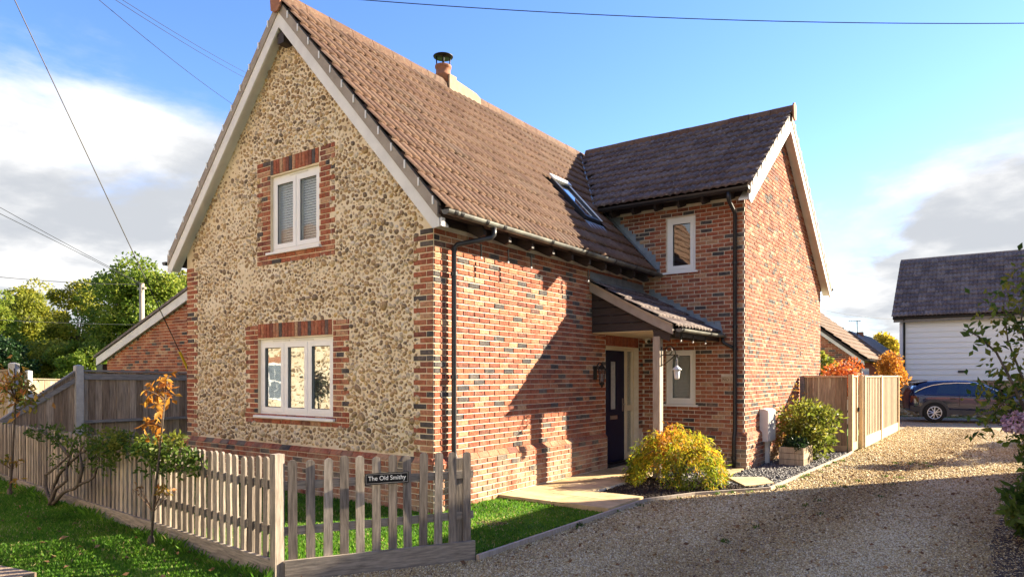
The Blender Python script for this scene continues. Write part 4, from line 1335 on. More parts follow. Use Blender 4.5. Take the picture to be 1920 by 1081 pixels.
# ====================================================================== PICKET FENCES
def picket_geo(w_, h, t):
    r = w_ / 2
    pts_ = [(-r, 0), (r, 0), (r, h - r * .8)] + [(r * math.cos(a), h - r * .8 + r * .8 * math.sin(a)) for a in np.linspace(0, math.pi, 7)[1:-1]] + [(-r, h - r * .8)]
    return MB().prism([(x, 0, z) for x, z in pts_], (0, t, 0), 0.0)
PK = [picket_geo(.074, .845 + .006 * k, .019).mesh('picket', 'picket') for k in range(4)]
def picket_fence(name, label, A, B, n, base0, base1, side, posts, gb=.155):
    A, B = np.asarray(A, float), np.asarray(B, float)
    d = B - A; Ln = np.linalg.norm(d); u = d / Ln; nn = np.cross(u, Z3)           # nn: towards the road
    t = empty(name, (A[0], A[1], G0), label, 'fence', 'picket fences round the front lawn')
    ang = math.atan2(u[1], u[0])
    for i in range(n):
        f_ = (i + .5) / n
        p = A + d * f_ + Z3 * (base0 + (base1 - base0) * f_ - A[2])
        p[2] = base0 + (base1 - base0) * f_ + random.uniform(-.006, .006)
        o = link('picket', PK[random.randrange(4)], t, p + u * random.uniform(-.004, .004), (random.uniform(-.012, .012), random.uniform(-.010, .010), ang))
    for h in (.22, .60):
        o = A + nn * -.036 ; o[2] = base0 + h
        e = B + nn * -.036 ; e[2] = base1 + h
        MB().obox(o, e - o, nn * -.034 * -1 * .5, Z3 * .07).build('rail', 'picket_h', t)
    gb = base0 + .02 - (G0 - .07) if base0 > base1 else base1 + .02 - (G0 - .07)
    o = A + nn * .002; o[2] = base0 - gb + .02
    e = B + nn * .002; e[2] = base1 - gb + .02
    MB().obox(o, e - o, nn * .03, Z3 * gb).build('gravel_board', 'picket_h', t)
    for f_, h in posts:
        p = A + d * f_ - nn * .10
        MB().obox((p[0] - u[0] * .04, p[1] - u[1] * .04, G0 - .1), u * .075, nn * .06, Z3 * (h + .1), random.random()).build('post', 'picket', t)
    return t
FA, FB = np.array([-8.6, -1.95, G0]), np.array([.77, -2.79, G0])
picket_fence('picket_fence', 'long weathered picket fence running along the road verge with a climber trained on it', FA, FB, 74, -.17, -.085, 1,
             [(.1, .8), (.31, .8), (.52, .8), (.73, .8), (.94, .8)])
FC = np.array([.82, -2.75, G0]); FD = np.array([1.68, -1.30, G0])
f2 = picket_fence('picket_fence', 'short grey picket fence beside the gravel drive carrying the black name sign', FC, FD, 12, -.09, -.085, 1, [(.93, .93)])
u2 = (FD - FC) / np.linalg.norm(FD - FC); n2_ = np.cross(u2, Z3)
MB().obox(FB + [-.045, -.035, 0], (.085, -.008, 0), (.008, .085, 0), Z3 * 1.045, .85).build('corner_post', 'picket', f2)
# the name sign
sg = empty('house_name_sign', (1.2, -2.0, .45), 'black name sign with white lettering fixed to the short picket fence', 'sign')
pA = onY(684, 897, -2.0)
def on_plane(u, v, P0, n):
    r = ray(u, v); t = np.dot(P0 - CAM, n) / np.dot(r, n)
    return CAM + r * t
P0 = FC + n2_ * .014
sc_ = [on_plane(*uv, P0, n2_) for uv in ((684, 908), (766, 904), (766, 883), (684, 887))]
cz0, cz1 = (sc_[0][2] + sc_[1][2]) / 2, (sc_[2][2] + sc_[3][2]) / 2
s0 = np.dot((sc_[0] + sc_[3]) / 2 - P0, u2); s1 = np.dot((sc_[1] + sc_[2]) / 2 - P0, u2)
o0 = P0 + u2 * s0; o0[2] = cz0
MB().obox(o0, u2 * (s1 - s0), n2_ * .008, Z3 * (cz1 - cz0)).build('board', 'signblack', sg)
bw = .004
mb = MB()
for (a, b, c, d) in ((.008, .008, s1 - s0 - .016, bw), (.008, cz1 - cz0 - .008 - bw, s1 - s0 - .016, bw), (.008, .008 + bw, bw, cz1 - cz0 - .016 - 2 * bw), (s1 - s0 - .008 - bw, .008 + bw, bw, cz1 - cz0 - .016 - 2 * bw)):
    mb.obox(o0 + u2 * a + Z3 * b + n2_ * .0082, u2 * c, n2_ * .002, Z3 * d)
mb.build('border', 'grey_rail', sg)
tx = text('The Old Smithy', o0 + u2 * (s1 - s0) / 2 + n2_ * .0095 + Z3 * (cz1 - cz0) * .36, 1.0, 'signwhite', sg, u2)
# scale the lettering to the board
vs = np.array([v.co[:] for v in tx.data.vertices])
cen = o0 + u2 * (s1 - s0) / 2 + n2_ * .0095 + Z3 * (cz1 - cz0) * .36
wid = np.ptp((vs - cen) @ u2)
k_ = (s1 - s0) * .86 / wid
for v in tx.data.vertices:
    q = np.array(v.co) - cen
    a = np.dot(q, u2) * k_; z_ = q[2] * k_ * 1.05; nn_ = np.dot(q, n2_)
    v.co = Vector(cen + u2 * a + Z3 * z_ + n2_ * nn_)
# light the sleeper block at the verge
bl = onZ(38, 1072, -.03)
b = empty('timber_block', (bl[0], bl[1], G0), 'squat weathered timber block standing on the grass verge', 'timber block')
MB().obox(np.array([bl[0] - .42, bl[1] - .30, G0 - .02]), (.52, .10, 0), (-.08, .30, 0), (0, 0, .20), .6).build('block', 'grey_board', b)
MB().obox(np.array([bl[0] - .30, bl[1] - .12, G0 + .181]), (.10, .02, 0), (-.005, .02, 0), (0, 0, .004), .6).build('scar', 'iron', b)

# ====================================================================== CLOSE-BOARD FENCES
def board_fence(name, label, A, B, h0, h1, z0, bw=.125, m='grey_board', rails=(), rm='grey_rail', posts=(), pm='concrete', post_h=None, out=1, cap=True, th=.018, gboard=None, group=None, lap=.008):
    """boards from A to B; heights above z0 run from h0 to h1"""
    A, B = np.asarray(A, float), np.asarray(B, float)
    d = B - A; d[2] = 0; Ln = np.linalg.norm(d); u = d / Ln; nn = np.cross(u, Z3) * out
    t = empty(name, (A[0], A[1], z0), label, 'fence', group)
    n = max(1, int(round(Ln / bw)))
    for i in range(n):
        a, b = i / n, (i + 1) / n
        p = A + d * a; q = A + d * b
        k = lap if i % 2 else 0
        ha, hb = h0 + (h1 - h0) * a, h0 + (h1 - h0) * b
        P = [(p[0], p[1], z0), (q[0], q[1], z0), (q[0], q[1], z0 + hb - .03), (p[0], p[1], z0 + ha - .03)]
        P = [np.array(w_) + nn * k + u * (.002 if j in (0, 3) else -.002) for j, w_ in enumerate(P)]
        MB().prism(P, -nn * th, random.random()).build('board', m, t)
    for h, hh, dd in rails:              # fraction of height, rail height, depth
        p = A.copy(); q = B.copy(); p[2] = z0 + h0 * h; q[2] = z0 + h1 * h
        MB().obox(p + nn * (.01), q - p, nn * dd, Z3 * hh).build('rail', rm, t)
    if cap:
        p = A.copy(); q = B.copy(); p[2] = z0 + h0 - .025; q[2] = z0 + h1 - .025
        MB().obox(p - nn * .025, q - p, nn * .07, Z3 * .035).build('capping', rm, t)
    if gboard:
        p = A.copy(); q = B.copy(); p[2] = q[2] = z0
        MB().obox(p + nn * .012, q - p, nn * .03, Z3 * gboard).build('gravel_board', rm, t)
    for f_, ph, s_ in posts:
        p = A + d * f_
        mb = MB(); b_ = np.array([p[0], p[1], z0 - .1]) - u * s_ / 2 - nn * s_ * .4
        mb.obox(b_, u * s_, nn * s_, Z3 * (ph + .08))
        top = b_ + Z3 * (ph + .08)
        mb.add([top, top + u * s_, top + u * s_ + nn * s_, top + nn * s_, top + u * s_ / 2 + nn * s_ / 2 + Z3 * .02], [(0, 1, 4), (1, 2, 4), (2, 3, 4), (3, 0, 4)])
        mb.build('post', pm, t)
    return t
grp = 'grey close-board fences left of the flint gable'
board_fence('board_fence', 'grey weathered close-board fence panel between the concrete post and the flint gable', (-8.02, -.70, 0), (-8.02, 1.75, 0), 1.80, 1.76, G0, .125, rails=((.46, .05, .05), (.905, .11, .02), (.05, .1, .03)), posts=((-.02, 1.90, .125),), group=grp)
board_fence('board_fence', 'sloping grey close-board fence panel stepping down from the concrete post', (-8.02, -2.35, 0), (-8.02, -.79, 0), .66, 1.80, G0, .12, rails=((.955, .0, .0), (.88, .09, .03)), group=grp)
p1, p2 = atD(-70, 700, 13), atD(27, 700, 13)
grp = 'brown board fences beyond the grey fence'
board_fence('board_fence', 'sunlit orange board fence with a concrete post beyond the yellow sapling', (p1[0], p1[1], 0), (p2[0], p2[1], 0), 1.75, 1.82, G0, .16, 'fresh_board', rails=((.6, .05, .02),), rm='fresh_board', posts=((1.0, 1.95, .13),), group=grp)
p1, p2 = atD(53, 700, 19), atD(150, 700, 20.5)
board_fence('board_fence', 'reddish board fence in front of the bright field', (p1[0], p1[1], 0), (p2[0], p2[1], 0), 1.62, 1.58, G0, .16, 'fresh_board', rm='fresh_board', posts=((0.0, 1.85, .13),), group=grp)
# new fence and gate beside the wing
GZT = 1.72
grp = 'new timber fencing beside the wing'
board_fence('board_fence', 'short brown board fence closing the gap between the brick gable and the gate post', (2.05, 10.22, 0), (2.98, 10.22, 0), GZT - .03, GZT - .03, G0, .12, 'fresh_board', rails=((.02, .12, .01),), rm='new_wood', posts=((.0, GZT - .02, .09),), pm='grey_rail', group=grp)
gate = empty('garden_gate', (3.05, 10.5, G0), 'narrow closed garden gate with pale frame beside the short brown fence', 'gate')
def vbox(mb, x0, x1, y0, y1, z0, z1, t=.5): return mb.box((x0, y0, z0), (x1, y1, z1), t)
vbox(MB(), 3.0, 3.09, 10.20, 10.32, G0, G0 + GZT + .01).build('gate_post', 'new_wood', gate)
vbox(MB(), 3.03, 3.12, 11.42, 11.55, G0, G0 + GZT - .02).build('gate_post', 'new_wood', gate)
for i in range(3):
    y0 = 10.34 + i * .17
    vbox(MB(), 3.035, 3.05 + .006 * (i % 2), y0, y0 + .165, G0 + .22, G0 + GZT - .05, random.random()).build('board', 'fresh_board', gate)
vbox(MB(), 3.02, 3.075, 10.33, 10.87, G0 + .03, G0 + .21).build('kick_board', 'new_wood', gate)
vbox(MB(), 3.02, 3.08, 10.88, 10.98, G0 + .03, G0 + GZT - .03).build('stile', 'new_wood', gate)
for i in range(3):
    y0 = 10.99 + i * .14
    vbox(MB(), 2.99, 3.01, y0, y0 + .135, G0 + .05, G0 + GZT - .1, random.random()).build('board', 'new_wood', gate)
MB().box((3.08, 10.93, .65), (3.12, 10.97, .75)).build('latch', 'iron', gate)
MB().box((2.99, 10.33, G0 + GZT - .045), (3.085, 10.98, G0 + GZT - .02)).build('capping', 'new_wood', gate)
for j, (ya, yb, lab) in enumerate(((11.56, 14.15, 'new close-board panel with pale frame immediately behind the gate'), (14.25, 17.75, 'farthest new close-board panel with pale frame, ending near the parked car'))):
    xa, xb = 3.10 + .03 * j, 3.13 + .03 * j
    t = board_fence('board_fence', lab, (xa, ya, 0), (xb, yb, 0), GZT - .03, GZT - .03, G0, .125, 'fresh_board', rm='new_wood', gboard=.26, posts=((0.0, GZT, .10), (1.0, GZT, .10)), pm='new_wood', group=grp, lap=.02)

# ====================================================================== OTHER BUILDINGS
def poly_wall(name, pts, d, m, parent):
    return MB().prism(pts, d).build(name, m, parent)
def brick_rows(O, u, n, avail, z0, z1, m, parent, name='bricks'):
    mb = MB(); k = 0; z = z0
    while z < z1:
        for a, b in avail(z + .0375):
            off = .1125 if k % 2 else 0
            i = math.floor((a - off) / .225)
            while off + i * .225 < b:
                s = max(a, off + i * .225); e = min(b, off + (i + 1) * .225); i += 1
                if e - s < .04: continue
                o = O + u * (s + .005) + Z3 * z
                P = [o, o + u * (e - s - .01), o + u * (e - s - .01) + Z3 * .065, o + Z3 * .065]
                mb.add([p + n * .01 for p in P] + P, [(0, 1, 2, 3), (4, 5, 1, 0), (5, 6, 2, 1), (6, 7, 3, 2), (7, 4, 0, 3)] if np.dot(np.cross(u, Z3), n) > 0 else [(3, 2, 1, 0), (0, 1, 5, 4), (1, 2, 6, 5), (2, 3, 7, 6), (3, 0, 4, 7)], random.random())
        z += .075; k += 1
    return tagd(mb.build(name, m, parent), kind='stuff')
# low garage on the left
gy = 2.66
e0 = onY(190, 672, gy); e1 = onY(352, 553, gy)
gar = empty('brick_garage', (e0[0], gy, G0), 'low red brick outbuilding with a white sloping bargeboard behind the grey fence', 'garage')
sl_g = (e1[2] - e0[2]) / (e1[0] - e0[0])
x0 = e0[0] + .35; x1 = e1[0] + 2.6
zt = lambda x: e0[2] + sl_g * (x - e0[0]) - .12
poly_wall('wall', [(x0, gy, G0), (x1, gy, G0), (x1, gy, zt(x1)), (x0, gy, zt(x0))], (0, .25, 0), 'mortar', gar)
brick_rows(np.array([0, gy, 0.]), X3, nG, lambda z: [(max(x0, e0[0] + (z + .12 - e0[2]) / sl_g + .2), x1)], .6, zt(x1), 'brick', gar)
poly_wall('bargeboard', [(e0[0], gy - .14, e0[2] - .20), (x1, gy - .14, zt(x1) - .10), (x1, gy - .14, zt(x1) + .12), (e0[0], gy - .14, e0[2] + .02)], (0, .04, 0), 'board_white', gar)
poly_wall('soffit', [(e0[0], gy - .10, e0[2] - .14), (x1, gy - .10, zt(x1) - .04), (x1, gy - .0, zt(x1) - .04), (e0[0], gy - .0, e0[2] - .14)], (0, 0, .02), 'board_white', gar)
poly_wall('roof', [(e0[0] - .1, gy - .17, e0[2] + .02), (x1, gy - .17, zt(x1) + .13), (x1, gy - .17, zt(x1) + .20), (e0[0] - .1, gy - .17, e0[2] + .08)], (0, 6, 0), 'tile_dark', gar)
MB().box((e0[0] - .02, gy - .12, e0[2] - .52), (x0 + .0, gy + .1, e0[2] - .16)).build('eaves_box', 'black', gar)
poly_wall('wall', [(x0, gy + .251, G0), (x0, gy + 6, G0), (x0, gy + 6, zt(x0) - .1), (x0, gy + .251, zt(x0) - .1)], (.2, 0, 0), 'brick', gar)
# bungalow beyond the gate
by = 20.0
bg_ = empty('brick_bungalow', (1.0, by, G0), 'brick bungalow with pale bargeboard and brown tiled roof behind the garden fence', 'house')
bxe, bze, bs = 1.95, 2.08, .79
bxr = -2.2
bz = lambda x: bze + bs * (bxe - x)
poly_wall('wall', [(bxr, by, G0), (bxe - .35, by, G0), (bxe - .35, by, bz(bxe - .35) - .1), (bxr, by, bz(bxr) - .1)], (0, .25, 0), 'mortar', bg_)
brick_rows(np.array([0, by, 0.]), X3, nG, lambda z: [(-.6, min(bxe - .35, bxe - (z + .15 - bze) / bs))], .9, 3.6, 'brick', bg_)
poly_wall('wall', [(bxe - .35, by + .26, G0), (bxe - .35, by + 6.6, G0), (bxe - .35, by + 6.6, bze - .1), (bxe - .35, by + .26, bze - .1)], (-.25, 0, 0), 'brick', bg_)
poly_wall('bargeboard', [(bxe, by - .14, bze - .24), (bxe, by - .14, bze - .03), (bxr, by - .14, bz(bxr) - .03), (bxr, by - .14, bz(bxr) - .27)], (0, .04, 0), 'board_white', bg_)
broof = slab('roof', [(bxe + .05, by - .16, bze - .05), (bxe + .05, by + 6.8, bze - .05), (bxr, by + 6.8, bz(bxr) - .01), (bxr, by - .16, bz(bxr) - .01)], .08, 'dark_timber', bg_)
slab('roof', [(bxr, by - .16, bz(bxr) - .02), (bxr, by + 6.8, bz(bxr) - .02), (2 * bxr - bxe, by + 6.8, bze), (2 * bxr - bxe, by - .16, bze)], .08, 'tile_dark', bg_)
tile_roof(broof, bg_, (bxe + .09, by - .2, bze - .03), Y3, np.array([-1, 0, bs]), 23, 11, .3, .34, lambda c: True, 200, 'tile', roll=.02)
gutter((bxe + .12, by - .1, bze - .05), (bxe + .12, by + 6.8, bze - .05), .055, 'black', bg_)
MB().box((bxe - .349, by + 1.5, .55), (bxe - .30, by + 3.2, 1.75)).build('window_frame', 'upvc', bg_)
MB().box((bxe - .299, by + 1.6, .65), (bxe - .29, by + 3.1, 1.65)).build('pane', 'carglass', bg_)
# second roof behind it
b2 = empty('rear_bungalow', (2.2, 28.0, G0), 'dark roofed bungalow just beyond the brown tiled roof', 'house')
slab('roof', [(2.2, 27.2, 1.95), (2.2, 34, 1.95), (.3, 34, 3.5), (.3, 27.2, 3.5)], .1, 'tile_dark', b2)
MB().box((-2, 27.4, G0), (1.9, 33.8, 1.9)).build('wall', 'brick', b2)
MB().box((1.901, 28.4, .6), (1.93, 30, 1.6)).build('window_frame', 'upvc', b2)
cq = onY(1613, 622, 29.7)
MB().box((cq[0] - .13, 29.55, 3.0), (cq[0] + .13, 29.85, cq[2])).build('chimney', 'terracotta', b2)
# aerial on it
ta = empty('tv_aerial', (.0, 27.6, 4.2), 'thin television aerial on the bungalow roof against the sky', 'aerial')
a0 = onY(1608, 628, 27.6); a1 = onY(1607, 601, 27.6)
MB().tube([(a0[0], 27.6, a0[2] - .8), (a1[0], 27.6, a1[2])], .022, 5).build('mast', 'iron', ta)
mb = MB(); mb.tube([(a1[0] - .35, 27.6, a1[2] + .02), (a1[0] + .15, 27.6, a1[2] - .02)], .014, 4)
for k in range(6):
    mb.tube([(a1[0] - .33 + k * .09, 27.45, a1[2]), (a1[0] - .33 + k * .09, 27.75, a1[2])], .009, 4)
mb.build('antenna', 'iron', ta)
# the white boarded house
wy = 30.3
wl = onY(1688, 700, wy)[0]; wr = 12.0
wh = empty('weatherboarded_house', (wl, wy, G0), 'white weatherboarded house with a dark pantiled roof behind the parked car', 'house')
wz_e = onY(1700, 604, wy)[2]
MB().box((wl, wy + .03, G0), (wr, wy + .2, wz_e + .3)).build('wall', 'weatherboard', wh)
MB().box((wl, wy + .201, G0), (wl + .2, wy + 6.5, wz_e + .2)).build('wall', 'weatherboard', wh)
MB().box((wr - .2, wy + .201, G0), (wr, wy + 6.5, wz_e + .2)).build('wall', 'weatherboard', wh)
MB().box((wl, wy + 6.501, G0), (wr, wy + 6.7, wz_e + .2)).build('wall', 'weatherboard', wh)
z = .3
while z < wz_e - .02:
    h = min(.245, wz_e - z)
    MB().prism([(wl + .12, wy + .028, z + h), (wl + .12, wy + .02, z + h), (wl + .12, wy - .015, z), (wl + .12, wy + .028, z)], (wr - wl - .2, 0, 0)).build('weatherboard', 'weatherboard', wh)
    z += h
MB().box((wl - .03, wy - .03, G0), (wl + .115, wy + .028, wz_e)).build('corner_board', 'weatherboard', wh)
MB().box((wl - .25, wy - .26, wz_e + .0), (wr + .2, wy - .22, wz_e + .17)).build('fascia', 'grey_rail', wh)
gutter((wl - .25, wy - .33, wz_e + .20), (wr, wy - .33, wz_e + .20), .06, 'black', wh)
xx = onY(1696, 650, wy)[0]
MB().tube([(xx, wy - .33, wz_e + .15), (xx, wy - .09, wz_e - .05), (xx, wy - .09, G0)], .045, 8).build('downpipe', 'black', wh, True)
wr_y = wy + 3.35
top = onY(1722, 489, wr_y)
wsl = (top[2] - (wz_e + .24)) / (wr_y - (wy - .4))
wroof = slab('roof', [(wl - .28, wy - .36, wz_e + .20), (wr + .2, wy - .36, wz_e + .20), (wr + .2, wr_y, top[2] - .05), (wl - .28, wr_y, top[2] - .05)], .1, 'dark_timber', wh)
slab('roof', [(wl - .28, wr_y, top[2] - .05), (wr + .2, wr_y, top[2] - .05), (wr + .2, wy + 7.1, wz_e + .20), (wl - .28, wy + 7.1, wz_e + .20)], .1, 'tile_dark', wh)
poly_wall('gable', [(wl + .0, wy + .2, wz_e + .2), (wl, wy + 6.5, wz_e + .2), (wl, wr_y, top[2] - .25)], (.2, 0, 0), 'weatherboard', wh)
sL = math.hypot(wr_y - wy + .36, top[2] - wz_e - .2)
tile_roof(wroof, wh, (wl - .32, wy - .40, wz_e + .22), X3, np.array([0, 1, (top[2] - wz_e - .2) / (wr_y - wy + .36)]), int((wr - wl + .5) / .33), int(sL / .36), .33, (sL - .07) / int(sL / .36), lambda c: True, 290, 'tile_dark', roll=.065)
MB().tube([(wl - .3, wr_y, top[2] + .02), (wr + .2, wr_y, top[2] + .02)], .12, 8).build('ridge', 'tile_dark', wh)
sv_ = empty('wall_vent', (5.6, wy, 1.6), 'small dark vent on the white boarded wall above the car roof', 'vent')
vp = onY(1803, 696, wy - .04)
MB().box((vp[0] - .14, wy - .055, vp[2] - .05), (vp[0] + .14, wy - .03, vp[2] + .05)).build('grille', 'cladding', sv_)
# fence with a flint footing behind the car
fy = 27.2
fz = onY(1700, 714, fy)[2]
fx0 = onY(1676, 714, fy)[0]
bf = board_fence('board_fence', 'low dark panel fence on a stone footing behind the parked car', (fx0, fy, 0), (fx0 + 11, fy, 0), fz - .35, fz - .35, .35, .16, 'grey_board', rails=((.93, .10, .03), (.2, .08, .03)), rm='grey_board', posts=((.0, fz - .3, .12), (.095, fz - .3, .14), (.26, fz - .3, .14), (.43, fz - .3, .14), (.6, fz - .3, .14)), pm='grey_rail')
MB().box((fx0, fy - .12, G0), (fx0 + 11, fy + .12, .36)).build('footing', 'mortar', bf)
FV, FF, FT = [], [], []; nb = 0
for i in range(420):
    x = fx0 + random.uniform(0, 7.5); z = random.uniform(G0, .34); r = random.uniform(.05, .10)
    V = ICO[i % 10][0][:42] if False else ICO[i % 10][0]
    V = V * np.array([r * 1.2, r * .7, r * .8]) + np.array([x, fy - .12, z])
    FV.append(V); FF.append(ICO[i % 10][1] + nb); nb += len(V); FT.append(np.full(len(ICO[i % 10][1]), random.random()))
tagd(link('footing_stones', npmesh('footing_stones', np.concatenate(FV), np.concatenate(FF), MT['flint'], np.concatenate(FT), True), bf), kind='stuff')
# tall house on the right of the drive (outside the picture, it shades the gravel)
nh = empty('brick_house', (8, 6, G0), 'tall brick house standing to the right of the gravel drive', 'house')
HX0, HX1, HY0, HY1, HE = 7.2, 15.0, 2.2, 10.35, 4.6
MB().box((HX0, HY0, G0), (HX1, HY1, HE)).build('wall', 'brick', nh)
MB().prism([(HX0, HY0, HE), (HX1, HY0, HE), ((HX0 + HX1) / 2, HY0, HE + 3.0)], (0, HY1 - HY0, 0)).build('gable_wall', 'brick', nh)
slab('roof', [(HX0 - .1, HY0 - .2, HE + .05), (HX0 - .1, HY1 + .0, HE + .05), ((HX0 + HX1) / 2, HY1 + .0, HE + 3.2), ((HX0 + HX1) / 2, HY0 - .2, HE + 3.2)], .12, 'tile_dark', nh)
slab('roof', [(HX1 + .3, HY0 - .2, HE - .05), (HX1 + .3, HY1 + .1, HE - .05), ((HX0 + HX1) / 2 + .001, HY1 + .1, HE + 3.2), ((HX0 + HX1) / 2 + .001, HY0 - .2, HE + 3.2)], .12, 'tile_dark', nh)
for yy in (3.6, 6.6):
    for zz in (.9, 3.4):
        wf = MB().box((HX0 - .03, yy, zz), (HX0 + .02, yy + 1.3, zz + 1.2)).build('window', 'upvc', nh)
        MB().box((HX0 - .036, yy + .1, zz + .1), (HX0 - .031, yy + 1.2, zz + 1.1)).build('pane', 'carglass', wf)
# sunlit flint cottage across the road (seen in the window panes)
oc = empty('flint_cottage', (-12, -9.4, G0), 'sunlit flint cottage with white sash windows across the road, mirrored in the panes', 'house')
OY = -9.6
MB().box((-24, OY - .3, G0), (0.5, OY, 4.6)).build('wall', 'lime', oc)
for xw in (-22.6, -20.2, -17.4, -11.2, -8.0, -4.0, -1.0):
    for zz in (.6, 2.9):
        wf = MB().box((xw - .09, OY, zz - .08), (xw + 1.09, OY + .03, zz + 1.38)).build('window', 'upvc', oc)
        mb = MB()
        for i in range(2):
            for j in range(2):
                mb.box((xw + .02 + i * .5, OY + .031, zz + .02 + j * .65), (xw + .48 + i * .5, OY + .035, zz + .62 + j * .65))
        mb.build('pane', 'lead', wf)
        MB().box((xw - .25, OY, zz + 1.381), (xw + 1.25, OY + .02, zz + 1.62)).box((xw - .33, OY, zz - .1), (xw - .091, OY + .02, zz + 1.38)).box((xw + 1.091, OY, zz - .1), (xw + 1.33, OY + .02, zz + 1.38)).build('brick_surround', 'brick', wf)
slab('roof', [(-24.3, OY + .3, 4.5), (.8, OY + .3, 4.5), (.8, OY - 4, 8.4), (-24.3, OY - 4, 8.4)], .12, 'tile', oc)
FV, FF, FT = [], [], []; nb = 0
for i in range(5200):
    x = random.uniform(-24, .5); z = random.uniform(G0, 4.5); r = random.uniform(.05, .085)
    V, F = ICO[i % 10]
    V = V * np.array([r * .8, r * .4, r * .6]) + np.array([x, OY, z])
    FV.append(V); FF.append(F + nb); nb += len(V); FT.append(np.full(len(F), random.random()))
tagd(link('flint_cobbles', npmesh('flint_cobbles', np.concatenate(FV), np.concatenate(FF), MT['flint'], np.concatenate(FT), True), oc), kind='stuff')

# ====================================================================== CAR
CD = 24.6
cz = CAM[2] - (791 - HY) * CD / FPX
Pr = atD(1752, 791, CD)
CA = RGT * .935 - FWD * .355; CB = FWD * .935 + RGT * .355
def cw(x, y, z):            # car coordinates: along, across (0 = near side), up
    return Pr + CA * (x - .84) * .92 + CB * y + Z3 * z
car = empty('parked_car', cw(2.3, .93, 0), 'dark blue five door car parked side on in front of the white boarded house', 'car')
ST = [(0.00, .50, .88, .98, .16), (0.04, .40, .96, 1.08, .16), (.16, .36, .99, 1.24, .18), (.36, .34, 1.0, 1.41, .22), (.62, .34, 1.0, 1.475, .25), (1.0, .32, .99, 1.505, .27), (1.5, .30, .98, 1.52, .28),
      (2.0, .30, .97, 1.515, .28), (2.45, .30, .94, 1.44, .28), (2.85, .30, .93, 1.30, .27), (3.2, .30, .92, 1.13, .24), (3.45, .30, .91, 1.02, .17), (3.9, .32, .88, .97, .12), (4.3, .36, .80, .88, .14), (4.50, .42, .70, .78, .2), (4.57, .50, .64, .70, .32)]
WD = 1.86
V, F = [], []
for (x, zb, zs, zt_, ti) in ST:
    half = [(.14, zb), (.03, zb + .06), (.0, zb + .2 * (zs - zb) + .1), (.0, zs - .18), (.025, zs - .03), (.05, zs + .02), (ti - .03, zt_ - .055), (ti + .05, zt_ - .012), (ti + .25, zt_ + .008)]
    tp = float(np.interp(x, [0, .04, .16, .36, .6, 4.1, 4.4, 4.57], [.30, .17, .07, .02, 0, 0, .08, .26]))
    half = [(a + tp * (1 - min(a, .6) / .93), c_) for a, c_ in half]
    ring = half + [(WD - a, b) for a, b in reversed(half)]
    for a, b in ring: V.append(cw(x, a, b))
nr = 18
for i in range(len(ST) - 1):
    for k in range(nr):
        j = (k + 1) % nr
        F.append((i * nr + k, (i + 1) * nr + k, (i + 1) * nr + j, i * nr + j))
body = link('body', npmesh('body', np.array(V), [np.array(F), np.array([list(range(nr))]), np.array([[15 * nr + k for k in reversed(range(nr))]])], MT['carpaint'], None, True), car)
def ins(z, x=1.5):
    return max(.0, .05 + (z - .985) / .47 * .205) - .012
def side_poly(pts_, th, m, name, parent, k=0.0):
    return MB().prism([cw(x, ins(z) + k, z) for x, z in pts_], CB * th).build(name, m, parent)
W_PTS = [(.50, 1.115), (.66, 1.225), (.95, 1.335), (1.35, 1.395), (1.66, 1.405), (1.66, 1.02), (1.2, 1.045), (.8, 1.07)]
side_poly(W_PTS, .02, 'carglass', 'rear_side_window', car)
side_poly([(1.70, 1.405), (2.05, 1.40), (2.4, 1.35), (2.75, 1.225), (3.05, 1.06), (3.0, .985), (2.4, 1.0), (1.70, 1.018)], .02, 'carglass', 'front_side_window', car)
MB().tube([cw(x, ins(z) - .004, z) for x, z in ((.18, 1.08), (.28, 1.14), (.50, 1.24), (.80, 1.335), (1.2, 1.40), (1.66, 1.425), (2.1, 1.418), (2.45, 1.355), (2.8, 1.22), (3.1, 1.06))], .014, 5).build('chrome_strip', 'chrome', car)
MB().tube([cw(x, .012, z) for x, z in ((.50, .985), (1.2, .975), (2.0, .962), (3.0, .945))], .010, 4).build('belt_strip', 'carpaint', car)
MB().prism([cw(.22, .26, 1.405), cw(.22, .26, 1.42), cw(.66, .30, 1.50), cw(.66, .30, 1.485)], CB * 1.28).build('roof_spoiler', 'carpaint', car)
MB().prism([cw(2.95, .32, 1.285), cw(3.42, .24, 1.05), cw(3.42, 1.62, 1.05), cw(2.95, 1.54, 1.285)], Z3 * .012).build('windscreen', 'carglass', car)
